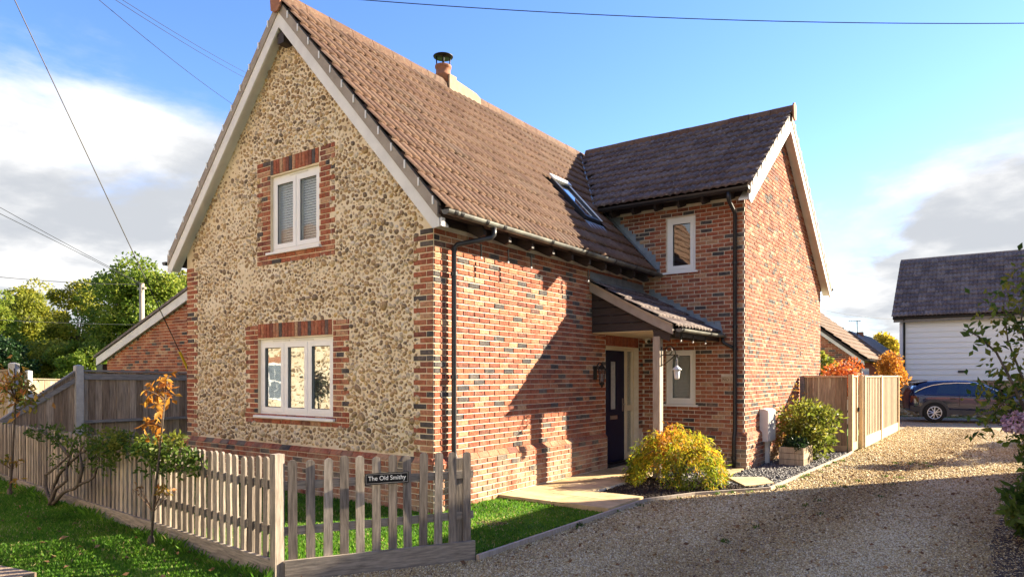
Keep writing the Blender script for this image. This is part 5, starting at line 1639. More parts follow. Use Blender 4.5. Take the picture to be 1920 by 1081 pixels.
def wheel(x):
    wc = cw(x, .0, .345)
    ax = -CB
    wl_ = empty('wheel', wc); wl_.parent = car; wl_.location = Vector(wc) - car.location
    def sub(mb, nm, m, sm=False):
        o = mb.build(nm, m, None, sm); o.parent = wl_; o.location = -Vector(wc); return o
    sub(MB().lathe(wc + CB * .16, [(.22, 0), (.325, 0), (.345, .03), (.345, .17), (.33, .20), (.235, .205), (.225, .17)], 32, axis=ax), 'tyre', 'rubber', False)
    mb = MB(); mb.lathe(wc + CB * .0, [(.225, 0), (.225, .02)], 28, axis=ax)
    sub(mb, 'rim_well', 'iron')
    mb = MB()
    rimr = [(.235, 0), (.235, .03), (.212, .035), (.205, .0)]
    mb.lathe(wc - CB * .015, rimr, 32, axis=ax)
    sub(MB().tube([wc - CB * .03 + (CA * math.cos(a) + Z3 * math.sin(a)) * .222 for a in np.linspace(0, 2 * math.pi, 33)], .016, 6, False), 'rim', 'alloy')
    for k in range(5):
        a = math.pi / 2 + k * 2 * math.pi / 5 + .2
        e = lambda an, r: wc - CB * .028 + (CA * math.cos(an) + Z3 * math.sin(an)) * r
        mb = MB(); mb.tube([e(a, .03), e(a - .20, .13), e(a - .26, .215)], [.028, .020, .016], 5); mb.tube([e(a, .03), e(a + .30, .12), e(a + .30, .215)], [.02, .014, .012], 5)
        sub(mb, 'spoke', 'alloy')
    sub(MB().lathe(wc - CB * .03, [(.045, 0), (.04, .012), (.0, .014)], 12, axis=ax), 'hub_cap', 'alloy')
for x in (.84, 3.74):
    # arch: dark opening with a grey lip
    wc = cw(x, -.004, .345)
    disc = [wc + (CA * math.cos(a) + Z3 * math.sin(a)) * .40 for a in np.linspace(-.38, math.pi + .38, 22)]
    MB().prism(disc, CB * .01).build('wheel_well', 'rubber', car)
    lip = MB()
    an = np.linspace(-.32, math.pi + .32, 22)
    for a, b in zip(an[:-1], an[1:]):
        p = lambda q, r: wc - CB * .012 + (CA * math.cos(q) * r + Z3 * math.sin(q) * (r * .98))
        lip.prism([p(a, .39), p(b, .39), p(b, .485), p(a, .485)], CB * .025)
    lip.build('arch_trim', 'cladding', car)
    wheel(x)
MB().prism([cw(1.33, -.012, .30), cw(3.25, -.012, .30), cw(3.25, -.012, .44), cw(1.33, -.012, .46)], CB * .03).build('sill_trim', 'cladding', car)
MB().prism([cw(.03, .12, .40), cw(.40, -.008, .36), cw(.42, -.008, .56), cw(.03, .12, .60)], CB * .03).build('rear_bumper', 'cladding', car)
MB().prism([cw(4.13, -.012, .38), cw(4.5, .06, .44), cw(4.5, .06, .60), cw(4.1, -.012, .56)], CB * .03).build('front_bumper', 'cladding', car)
MB().prism([cw(.03, .155, .70), cw(.30, .02, .72), cw(.24, .035, .94), cw(.05, .14, .95)], CB * .03).build('tail_lamp', 'redlens', car)
MB().prism([cw(4.35, .03, .66), cw(4.52, .12, .64), cw(4.50, .12, .78), cw(4.25, .02, .80)], CB * .03).build('head_lamp', 'glass_frost', car)
for (x, zs_) in ((1.68, (.46, 1.02)), (2.98, (.46, .98))):
    MB().tube([cw(x, -.003, zs_[0]), cw(x, -.004, .8), cw(x, .03, zs_[1])], .006, 4).build('door_seam', 'iron', car)
for x in (1.50, 2.62):
    MB().obox(cw(x - .12, -.028, .845), CA * .22, CB * .02, Z3 * .035).build('door_handle', 'carpaint', car)
MB().lathe(cw(2.98, -.10, 1.02), [(.02, -.09), (.07, -.06), (.085, 0), (.07, .06), (.02, .09)], 10, axis=tuple(CA)).build('wing_mirror', 'carpaint', car, True)
MB().prism([cw(1.36, -.003, .49), cw(2.0, -.003, .50), cw(1.72, -.014, .60)], CB * .03).prism([cw(2.05, -.003, .50), cw(3.2, -.003, .52), cw(2.5, -.014, .62)], CB * .03).build('door_crease', 'carpaint', car)

# ====================================================================== POLE AND WIRES
pt = atD(266, 531, 33); pb_ = atD(269, 705, 33)
pole = empty('telegraph_pole', (pt[0], pt[1], G0), 'pale wooden telegraph pole among the trees behind the outbuilding', 'pole')
MB().tube([(pt[0], pt[1], G0 - .5), (pt[0], pt[1], pt[2])], [.15, .11], 10).build('shaft', 'oak', pole, True)
MB().box((pt[0] - .35, pt[1] - .05, pt[2] - .3), (pt[0] + .35, pt[1] + .05, pt[2] - .2)).build('crossarm', 'oak', pole)
def wire(a, b, sag, label, r=.010, n=24):
    a, b = np.asarray(a), np.asarray(b)
    pts_ = [a + (b - a) * t - Z3 * sag * 4 * t * (1 - t) for t in np.linspace(0, 1, n)]
    t = tagd(MB().tube(pts_, r, 4, False).build('overhead_wire', 'wire'), label, 'wire', 'overhead wires')
    return t
ptop = np.array([pt[0], pt[1], pt[2] - .05])
wire(atD(-60, 371, 22), ptop + [0, 0, -.02], -.02, 'upper of the two close wires sloping down from the left edge to the telegraph pole', .012)
wire(atD(-60, 355, 26), ptop + [.1, 0, .0], .05, 'lower of the two close wires sloping down from the left edge to the telegraph pole', .012)
wire(atD(-60, 513, 25), ptop, .1, 'nearly level wire from the left edge to the pole top', .012)
wire(atD(-60, 596, 24), ptop - Z3 * 1.95, .05, 'thin low wire crossing in front of the trees at the left edge', .008)
wire(atD(150, -30, 16), atD(560, 262, 45), .5, 'lowest of three wires slanting across the sky towards the left roof slope', .011)
wire(atD(170, -30, 15), atD(560, 190, 45), .3, 'middle of three wires slanting across the sky towards the left roof slope', .009)
wire(atD(190, -25, 16), atD(560, 178, 45), .3, 'topmost of three wires slanting across the sky towards the left roof slope', .009)
wire(atD(560, -10, 14), atD(2000, 43, 14), .20, 'long thin wire crossing the sky above both ridges', .010, 40)
wire(atD(1500, 570, 50), atD(1700, 598, 60), .3, 'faint wire beyond the bungalow roof beside the white house', .012)
ga, gb_ = atD(17, -22, 11.5), atD(356, 700, 15.5)
gw = empty('stay_cable', (gb_[0], gb_[1], G0), 'taut stay cable with a yellow guard running down in front of the brick outbuilding', 'cable')
MB().tube([ga, gb_], .010, 5, False).build('cable', 'wire', gw)
MB().tube([ga + (gb_ - ga) * .925, gb_], .028, 8).build('cable_guard', 'yellow', gw)

# ====================================================================== PLANTS
def leaves(name, P, size, tint, m, parent, aspect=.5, droop=0.0, seed=1, outward=None, kind='stuff', fold=.25, up=0.0):
    """one leaf blade (two folded triangles) at every point of P"""
    r = np.random.default_rng(seed)
    P = np.asarray(P, float); n = len(P)
    size = np.broadcast_to(size, (n,)) * r.uniform(.7, 1.3, n)
    d = r.normal(size=(n, 3))
    if outward is not None:
        d = d * .8 + outward * 1.0
    d[:, 2] += up - droop
    d /= np.linalg.norm(d, axis=1)[:, None] + 1e-9
    q = r.normal(size=(n, 3)); q -= d * (q * d).sum(1)[:, None]; q /= np.linalg.norm(q, axis=1)[:, None] + 1e-9
    w_ = np.cross(d, q)
    s = size[:, None]
    V = np.stack([P, P + d * s * .5 + q * s * aspect * .5 + w_ * s * fold * aspect, P + d * s, P + d * s * .5 - q * s * aspect * .5 + w_ * s * fold * aspect], 1).reshape(-1, 3)
    b = np.arange(n)[:, None] * 4
    F = np.concatenate([b + np.array([[0, 1, 2]]), b + np.array([[0, 2, 3]])], 1).reshape(-1, 3)
    t = np.repeat(np.clip(tint, 0, 1), 2)
    me = npmesh(name, V, F, MT[m], t)
    o = link(name, me, parent)
    if kind: o['kind'] = kind
    return o
def clumps(c, rad, n, seed, bottom=-.6):
    r = np.random.default_rng(seed); out = []
    while len(out) < n:
        p = r.uniform(-1, 1, 3); l = np.linalg.norm(p)
        if l > 1 or l < .35 or p[2] < bottom: continue
        out.append(np.array(c) + p * np.array(rad) * .86)
    return out
def cloud(cl, per, cr, seed, flat=.75):
    r = np.random.default_rng(seed); P = []; T = []; O_ = []
    for c in cl:
        k = int(per * r.uniform(.6, 1.35)); rr = cr * r.uniform(.65, 1.3)
        d = r.normal(size=(k, 3)); d /= np.linalg.norm(d, axis=1)[:, None]
        rad = rr * r.uniform(.35, 1, k) ** .5
        P.append(c + d * rad[:, None] * np.array([1, 1, flat])); O_.append(d)
        T.append(np.clip(r.normal(r.uniform(.25, .75), .16, k), 0, 1))
    return np.concatenate(P), np.concatenate(T), np.concatenate(O_)
def tree(name, label, cat, base, height, c, rad, m, ncl=40, per=260, lsize=.16, seed=1, trunk=.18, group=None, cr=None, bark='bark', aspect=.6, bottom=-.6):
    t = empty(name, base, label, cat, group)
    cl = clumps(c, rad, ncl, seed, bottom)
    cr = cr or min(rad) * .36
    P, T, O_ = cloud(cl, per, cr, seed + 50)
    leaves('crown', P, lsize, T, m, t, aspect=aspect, seed=seed, outward=O_ * .5)
    mb = MB(); base = np.array(base, float); c = np.array(c, float)
    fork = base + (c - base) * .45
    mb.tube([base - Z3 * .2, base + (fork - base) * .5 + np.array([.05, .03, 0]), fork], [trunk, trunk * .8, trunk * .62], 8)
    o = mb.build('trunk', bark, t, True)
    lm = MB(); r = random.Random(seed)
    for p in cl[::2]:
        mid = (fork + p) / 2 + np.array([r.uniform(-.2, .2), r.uniform(-.2, .2), r.uniform(0, .3)]) * min(rad) * .4
        lm.tube(bezier(fork - (fork - base) * r.uniform(0, .2), mid, p, 6), [trunk * .42, trunk * .34, trunk * .26, trunk * .18, trunk * .12, trunk * .05], 5, False)
    lm.build('limbs', bark, t, True)
    return t
def px_tree(name, label, cat, u, vt, wpx, depth, m, vb=702, dz=None, **k):
    """tree whose crown top shows at row vt and is wpx wide, standing at the given depth"""
    top = atD(u, vt, depth)
    W_ = wpx * depth / FPX / 2
    zb = k.pop('zb', 1.2)
    base = (top[0], top[1], zb)
    H = top[2] - zb
    c = (top[0], top[1], zb + H * k.pop('cf', .58)); rad = (W_, W_, H * k.pop('hf', .44))
    return tree(name, label, cat, base, H, c, rad, m, **k)
g_ = 'trees along the field behind the cottage'
px_tree('tree', 'dark green tree at the left edge of the picture behind the fences', 'tree', -20, 548, 120, 52, 'leaf_field', seed=3, ncl=40, per=320, lsize=.24, cf=.5, hf=.52, group=g_, bottom=-1)
px_tree('tree', 'rounded olive tree second from the left edge of the picture', 'tree', 62, 528, 118, 58, 'leaf_field_gold', seed=5, ncl=46, per=330, lsize=.24, cf=.5, hf=.52, group=g_, bottom=-1)
px_tree('tree', 'tall golden green tree between the olive tree and the telegraph pole', 'tree', 143, 512, 104, 55, 'leaf_field_gold', seed=8, ncl=44, per=330, lsize=.24, cf=.5, hf=.52, group=g_, bottom=-1)
px_tree('tree', 'large broad green tree behind the telegraph pole, tallest of the trees', 'tree', 262, 478, 190, 50, 'leaf_field', seed=12, ncl=80, per=360, lsize=.25, cf=.52, hf=.50, trunk=.3, group=g_, bottom=-1)
px_tree('tree', 'green tree half hidden by the flint gable wall', 'tree', 345, 500, 120, 56, 'leaf_field_gold', seed=15, ncl=44, per=330, lsize=.24, cf=.5, hf=.5, group=g_, bottom=-1)
px_tree('bush', 'dark bush under the trees at the far left edge', 'bush', 12, 628, 90, 44, 'leaf_dark', seed=17, ncl=26, per=260, lsize=.2, zb=.6, cf=.5, hf=.55, bottom=-1, group='bushes below the field trees')
px_tree('bush', 'low green bush left of the brick outbuilding eaves', 'bush', 150, 640, 130, 46, 'leaf_field', seed=18, ncl=34, per=260, lsize=.2, zb=.6, cf=.5, hf=.55, bottom=-1, group='bushes below the field trees')
px_tree('bush', 'yellowish bush behind the sloping fence, between the two other bushes', 'bush', 82, 632, 90, 48, 'leaf_field_gold', seed=19, ncl=30, per=240, lsize=.2, zb=.6, cf=.5, hf=.55, bottom=-1, group='bushes below the field trees')
# rising field
fa = [atD(-1100, 704, 24), atD(420, 704, 24), atD(420, 704, 40), atD(-1100, 704, 40), atD(420, 704, 75), atD(-1100, 704, 75), atD(420, 704, 160), atD(-1100, 704, 160)]
me = bpy.data.meshes.new('field')
me.from_pydata([(p[0], p[1], z_) for p, z_ in zip(fa, (G0 - .2, G0 - .2, .9, .9, 2.2, 2.2, 2.4, 2.4))], [], [(0, 1, 2, 3), (3, 2, 4, 5), (5, 4, 6, 7)])
me.materials.append(MT['field']); me.update()
if me.polygons[0].normal.z < 0: me.flip_normals()
o = bpy.data.objects.new('field', me); COL.objects.link(o); o['kind'] = 'structure'
# far right
px_tree('tree', 'bright yellow autumn tree showing above the bungalow roof', 'tree', 1648, 624, 92, 42, 'leaf_yellow', seed=21, ncl=34, per=300, lsize=.2, zb=-.2, cf=.62, hf=.40)
px_tree('tree', 'greenish yellow tree just left of the white house wall', 'tree', 1694, 634, 56, 44, 'leaf_yellowgreen', seed=22, ncl=24, per=260, lsize=.2, zb=-.2, cf=.6, hf=.42)
c = onY(1582, 690, 13.2)
tree('maple_bush', 'flame red maple bush showing above the new fence beside the brick gable', 'bush', (c[0], 13.2, G0), 2, (c[0], 13.2, 1.3), (.62, .7, .56), 'leaf_red', ncl=26, per=110, lsize=.10, seed=25, trunk=.04, cr=.24, aspect=.4, bottom=-1)
c = onY(1672, 690, 19)
tree('maple_bush', 'orange bush above the far end of the new fence in front of the white house', 'bush', (c[0] - .1, 19, G0), 2, (c[0] - .05, 19, 1.45), (.36, .5, .85), 'leaf_orange', ncl=26, per=150, lsize=.11, seed=26, trunk=.04, cr=.26, aspect=.4, bottom=-1)
c = onY(1551, 675, 15)
tree('bush', 'green leafy bush squeezed between the brick gable and the red maple', 'bush', (c[0] - .1, 15, G0), 2, (c[0] - .15, 15, 1.6), (.45, .4, .65), 'leaf_yellowgreen', ncl=16, per=120, lsize=.11, seed=27, trunk=.03, cr=.22, bottom=-1)
# orange maple by the path
mc = onZ(1271, 915, G0)
bx, byy = mc[0] - .12, mc[1] + .30
t = empty('japanese_maple', (bx, byy, G0), 'dome of weeping yellow and orange maple leaves in the bed beside the front path', 'bush')
r = np.random.default_rng(31); P = []; T = []; O_ = []
for i in range(150):
    a = r.uniform(0, 2 * math.pi); ph = math.acos(r.uniform(.0, 1))
    rad = np.array([.69, .66, .76]) * r.uniform(.78, 1.06)
    d = np.array([math.sin(ph) * math.cos(a), math.sin(ph) * math.sin(a), math.cos(ph)])
    p0 = np.array([bx, byy, G0 + .16]) + d * rad
    k = r.integers(45, 75); tt = np.sort(r.uniform(0, 1, k))
    base_t = r.uniform(.0, .42) + .55 * max(0, d[2] - .30) + (.3 if r.random() < .22 else 0)
    out = d * np.array([1, 1, .1])
    pp = p0 + np.outer(tt, out * .13) - np.outer(tt ** 1.5, Z3 * .30) + r.normal(scale=.045, size=(k, 3))
    P.append(pp); T.append(np.clip(r.normal(base_t, .13, k), 0, 1)); O_.append(np.repeat([out], k, 0))
P = np.concatenate(P); T = np.concatenate(T); O_ = np.concatenate(O_)
keepm = P[:, 2] > G0 + .03
leaves('foliage', P[keepm], .085, T[keepm], 'leaf_maple', t, aspect=.2, droop=.9, seed=32, outward=O_[keepm] * .6)
mb = MB()
for i in range(9):
    a = i * .7; mb.tube(bezier((bx, byy, G0), (bx + .2 * math.cos(a), byy + .2 * math.sin(a), G0 + .75), (bx + .6 * math.cos(a), byy + .6 * math.sin(a), G0 + .5), 7), [.02, .017, .014, .012, .01, .007, .004], 5, False)
mb.build('stems', 'bark', t, True)
# planter and shrub on the slate bed
pc = onZ(1483, 874, G0)
t = empty('wooden_planter', (pc[0], pc[1] + .2, G0), 'half rotted wooden planter box on the slate bed by the brick gable', 'planter')
px0, px1, py0, py1 = pc[0] - .22, pc[0] + .22, pc[1] + .02, pc[1] + .75
for k in range(3):
    z0 = G0 + .02 + k * .115
    for (lo, hi) in (((px0, py0, z0), (px1, py0 + .04, z0 + .107)), ((px0, py1 - .04, z0), (px1, py1, z0 + .107)), ((px0, py0 + .041, z0), (px0 + .04, py1 - .041, z0 + .107)), ((px1 - .04, py0 + .041, z0), (px1, py1 - .041, z0 + .107))):
        MB().box(lo, hi, random.random()).build('plank', 'fresh_board', t)
MB().box((px0 + .041, py0 + .041, G0), (px1 - .041, py1 - .041, G0 + .31)).build('compost', 'soil', t)
tp = tree('planter_plant', 'low dark evergreen spilling over the front of the wooden planter', 'plant', ((px0 + px1) / 2, py0 + .25, G0 + .31), .3, ((px0 + px1) / 2, py0 + .22, G0 + .42), (.26, .28, .12), 'leaf_dark', ncl=22, per=90, lsize=.05, seed=41, trunk=.01, cr=.09, bottom=-1)
sc_ = onZ(1532, 866, G0)
tree('shrub', 'bright green leafy shrub spreading over the slate bed in front of the brown fence', 'shrub', (sc_[0] - .15, sc_[1] + .3, G0), 1.3, (sc_[0] - .2, sc_[1] + .2, G0 + .62), (.66, .9, .64), 'leaf_yellowgreen', ncl=44, per=62, lsize=.10, seed=42, trunk=.03, cr=.20, aspect=.45, bottom=-1)
# sparse climber against the brick gable
t = empty('wall_climber', (2.05, 8.3, G0), 'sparse half bare climber against the sunlit brick gable beside the meter cabinet', 'climber')
mb = MB(); LP = []; r = random.Random(44)
for i in range(11):
    y0 = 8.0 + r.uniform(-.25, .6); tz = r.uniform(.4, 1.5)
    e = (WX + .14 + r.uniform(0, .25), y0 + r.uniform(-.5, 1.1), G0 + tz)
    b = bezier((WX + .2, y0, G0), (WX + .10, y0 + r.uniform(-.2, .2), G0 + tz * .6), e, 8)
    mb.tube(b, [.008, .008, .007, .006, .005, .004, .003, .002], 4, False)
    for p in b[2:]:
        for q in range(r.randrange(4, 14)):
            LP.append(p + np.array([r.uniform(-.02, .08), r.uniform(-.10, .10), r.uniform(-.09, .06)]))
mb.build('stems', 'twig', t, True)
leaves('leaf_spray', LP, .055, np.random.default_rng(4).uniform(0, 1, len(LP)), 'leaf_ochre', t, seed=45)
# ---- climber trained along the picket fence
def fence_pt(u_, z, off=.06):
    P0_ = FA; d = FB - FA; n = np.cross(d / np.linalg.norm(d), Z3)
    r_ = ray(u_, 900); t_ = np.dot(P0_ - CAM, n) / np.dot(r_, n)
    p = CAM + r_ * t_ + n * off
    p[2] = z
    return p
t = empty('fence_climber', fence_pt(135, G0, .15), 'old climber with gnarled bare stems and dark leaves trained along the picket fence', 'climber')
mb = MB()
b0 = fence_pt(133, G0 - .02, .22)
paths = [[(133, -.2, .22), (118, -.02, .20), (116, .15, .18), (135, .30, .16), (150, .45, .12), (158, .68, .10)],
         [(133, -.2, .22), (150, -.02, .2), (175, .12, .16), (198, .26, .12), (203, .42, .1), (200, .65, .08)],
         [(133, -.2, .22), (128, .02, .17), (135, .20, .15), (150, .34, .13), (168, .50, .1), (186, .63, .08), (230, .74, .05), (300, .76, .05), (370, .73, .05)],
         [(133, -.2, .24), (142, .03, .22), (160, .16, .2), (152, .36, .16), (160, .55, .12)],
         [(150, .45, .12), (120, .62, .1), (90, .68, .08), (65, .70, .08)],
         [(175, .12, .16), (178, .35, .14), (170, .52, .12), (175, .62, .1)]]
for pth in paths:
    P = [fence_pt(u_, z, o_) for (u_, z, o_) in pth]
    Q = [P[0]]
    for a, b in zip(P[:-1], P[1:]):
        for q in (.33, .66, 1):
            Q.append(a + (b - a) * q + np.array([random.uniform(-.012, .012), 0, random.uniform(-.012, .012)]))
    mb.tube(Q, [max(.006, .021 * (1 - i / len(Q)) + .005) for i in range(len(Q))], 7)
mb.build('stems', 'bark', t, True)
cl = []
r = random.Random(51)
for (u0, u1, z0, z1, n_) in ((60, 80, .60, .72, 3), (96, 140, .58, .76, 9), (150, 235, .42, .78, 24), (185, 235, .2, .5, 5), (232, 330, .60, .78, 20), (300, 385, .48, .78, 22), (140, 160, .28, .4, 3), (110, 122, .3, .38, 2)):
    for i in range(n_):
        cl.append(fence_pt(r.uniform(u0, u1), r.uniform(z0, z1), r.uniform(.0, .16)))
P, T, O_ = cloud(cl, 20, .085, 52)
leaves('foliage', P, .065, T, 'leaf_green', t, aspect=.45, seed=53, outward=O_ * .4)
cl = [fence_pt(r.uniform(200, 372), r.uniform(.58, .84), r.uniform(.0, .16)) for i in range(30)]
P, T, O_ = cloud(cl, 24, .08, 54)
leaves('young_leaves', P, .06, T, 'leaf_yellowgreen', t, aspect=.45, seed=55, outward=O_ * .4)
# ---- saplings
def sapling(label, base, pts_, groups, m, seed, r0=.014, guard=True, size=.085):
    t = empty('sapling', base, label, 'sapling', 'young staked trees in front of the picket fence')
    MB().tube(pts_, [r0 * (1 - .55 * i / (len(pts_) - 1)) for i in range(len(pts_))], 7).build('stem', 'bark', t, True)
    if guard:
        MB().lathe((base[0], base[1], G0), [(.032, 0), (.034, .02), (.030, .09), (.02, .12), (.0, .125)], 10).build('stem_guard', 'bark', t)
    r = np.random.default_rng(seed)
    tw = MB()
    for gi, (c, rad, n_, mm, sz) in enumerate(groups):
        c = np.array(c)
        P = c + r.normal(size=(n_, 3)) * np.array(rad) * .5
        near = min(pts_, key=lambda q: np.linalg.norm(np.array(q) - c) + (0.4 if q[2] > c[2] else 0))
        for p in P[::5]:
            tw.tube(bezier(near, (np.array(near) + p) / 2 + Z3 * .03, p, 4), [.005, .004, .003, .002], 4, False)
        leaves('leaf_spray', P, sz, r.uniform(0, 1, n_), mm, t, aspect=.42, droop=.7, seed=seed + gi)
    tagd(tw.build('twigs', 'twig', t, True), kind='stuff')
b = onZ(283, 1026, G0)
D1 = np.dot(b - CAM, FWD)
q = lambda u_, v_, dd=0: atD(u_, v_, D1 + dd)
sapling('taller sapling with bright orange leaves nearest the fence corner', (b[0], b[1], G0), [q(283, 1028), q(287, 960), q(293, 900), q(299, 850), q(304, 800), q(309, 750), q(314, 706)],
        [(q(298, 745), (.13, .13, .26), 66, 'leaf_orange', .095), (q(281, 795), (.08, .08, .1), 24, 'leaf_orange', .095), (q(311, 715), (.06, .06, .12), 26, 'leaf_orange', .09), (q(305, 918), (.14, .08, .05), 34, 'leaf_ochre', .06), (q(262, 912), (.06, .06, .05), 12, 'leaf_brown', .06), (q(300, 822), (.10, .1, .04), 14, 'leaf_ochre', .06)], 'leaf_orange', 61)
b = onZ(18, 944, G0 - .1)
D2 = np.dot(b - CAM, FWD)
q2 = lambda u_, v_: atD(u_, v_, D2)
sapling('shorter sapling with ochre and green leaves at the left end of the picket fence', (b[0], b[1], G0), [q2(17, 944), q2(22, 880), q2(26, 810), q2(29, 750), q2(27, 690)],
        [(q2(34, 728), (.26, .26, .36), 150, 'leaf_ochre', .11), (q2(42, 738), (.2, .2, .28), 70, 'leaf_yellowgreen', .10), (q2(12, 706), (.12, .12, .12), 20, 'leaf_orange', .1), (q2(20, 862), (.14, .12, .05), 24, 'leaf_ochre', .08), (q2(30, 898), (.06, .06, .05), 10, 'leaf_ochre', .08), (q2(6, 858), (.1, .1, .05), 14, 'leaf_yellowgreen', .08)], 'leaf_ochre', 71, r0=.018)
# ---- shrubs at the right edge
DS = 6.6
s_ = lambda u_, v_, dd=0: atD(u_, v_, DS + dd)
base = s_(1960, 970, .3)
t = empty('flowering_shrub', (base[0], base[1], G0), 'tall arching shrub at the right edge with one long branch reaching over the white house', 'shrub')
mb = MB(); LP = []; LT = []; YP = []
r = random.Random(81)
br = [[(1975, 1000), (1955, 850), (1935, 720), (1915, 600), (1925, 520)], [(1965, 950), (1930, 820), (1895, 760), (1868, 720), (1850, 740)],
      [(1945, 820), (1900, 720), (1868, 660), (1835, 630), (1806, 617)], [(1970, 900), (1940, 760), (1910, 690), (1890, 640), (1880, 560)],
      [(1970, 860), (1945, 760), (1915, 730), (1880, 755), (1845, 800)], [(1975, 800), (1955, 700), (1925, 640), (1900, 590), (1868, 590)], [(1985, 900), (1960, 800), (1930, 790), (1900, 780), (1870, 745)],
      [(1990, 760), (1970, 640), (1950, 560), (1930, 500), (1905, 540)]]
for bi, pth in enumerate(br):
    pp = [s_(u_, v_, r.uniform(-.15, .35) * (i > 1)) for i, (u_, v_) in enumerate(pth)]
    Q = []
    for i in range(len(pp) - 1):
        for q_ in np.linspace(0, 1, 5)[:-1]:
            Q.append(pp[i] + (pp[i + 1] - pp[i]) * q_)
    Q.append(pp[-1])
    mb.tube(Q, [.014 * (1 - i / len(Q)) + .003 for i in range(len(Q))], 5, False)
    for i, p in enumerate(Q[4:]):
        k = r.randrange(4, 9) if bi == 2 else r.randrange(12, 26)
        sp = .035 if bi == 2 and i > 4 else .11
        for j in range(k):
            if r.random() < .52: continue
            w_ = p + np.array([r.gauss(0, sp), r.gauss(0, sp), r.gauss(0, sp)])
            (YP if r.random() < .42 and bi != 2 else LP).append(w_)
mb.build('stems', 'bark', t, True)
leaves('foliage', LP, .085, np.random.default_rng(8).uniform(.1, 1, len(LP)), 'leaf_green', t, aspect=.55, seed=82)
leaves('young_leaves', YP, .08, np.random.default_rng(9).uniform(.3, 1, len(YP)), 'leaf_yellowgreen', t, aspect=.55, seed=83)
fp = s_(1905, 792)
t = empty('hydrangea', (fp[0] + .25, fp[1] + .1, G0), 'pink hydrangea with a single large flower head below the arching shrub', 'flower')
r2 = np.random.default_rng(85)
d = r2.normal(size=(260, 3)); d /= np.linalg.norm(d, axis=1)[:, None]
leaves('flower_head', fp + d * np.array([.10, .10, .085]), .045, r2.uniform(0, 1, 260), 'pink', t, aspect=.9, seed=86, outward=np.roll(d, 1, 1))
MB().tube(bezier((fp[0] + .25, fp[1] + .1, G0), (fp[0] + .2, fp[1], fp[2] - .1), fp, 7), .008, 5, False).build('stem', 'bark', t, True)
cl = [s_(r.uniform(1912, 2010), r.uniform(820, 935), r.uniform(-.1, .6)) for i in range(28)]
P, T, O_ = cloud(cl, 40, .13, 87)
leaves('foliage', P, .075, T, 'leaf_green', t, aspect=.45, seed=88)
c = onZ(1968, 1030, G0)
tree('leafy_bush', 'broad leaved green bush in the bottom corner at the right edge of the drive', 'bush', (c[0] + .15, c[1] + .1, G0), .8, (c[0] + .12, c[1] + .05, G0 + .33), (.50, .6, .38), 'leaf_green', ncl=46, per=60, lsize=.12, seed=91, trunk=.015, cr=.15, aspect=.36, bottom=-1)
cl = [np.array([6.35 + r.uniform(-.2, .35), r.uniform(3.6, 8.5), G0 + r.uniform(.02, .35)]) for i in range(46)]
t = empty('border_plants', (6.35, 4.5, G0), 'low green border plants lining the right side of the gravel drive', 'plants')
P, T, O_ = cloud(cl, 60, .16, 93)
P[:, 2] = np.maximum(P[:, 2], G0 + .01)
leaves('foliage', P, .07, T, 'leaf_green', t, aspect=.45, seed=94)
# dappling bush further along on the right (just outside the picture)
tree('bush', 'open twiggy bush on the right of the drive beyond the tall house', 'bush', (7.0, 12.4, G0), 3, (7.0, 12.4, 1.6), (.7, .7, 1.0), 'leaf_green', ncl=16, per=60, lsize=.12, seed=96, trunk=.04, cr=.26, bottom=-1)
tree('hedge', 'low green hedge running along the right side of the drive towards the car', 'hedge', (7.2, 14.4, G0), 2, (7.2, 14.4, .55), (.5, 3.2, .85), 'leaf_green', ncl=90, per=110, lsize=.11, seed=97, trunk=.03, cr=.32, bottom=-1)

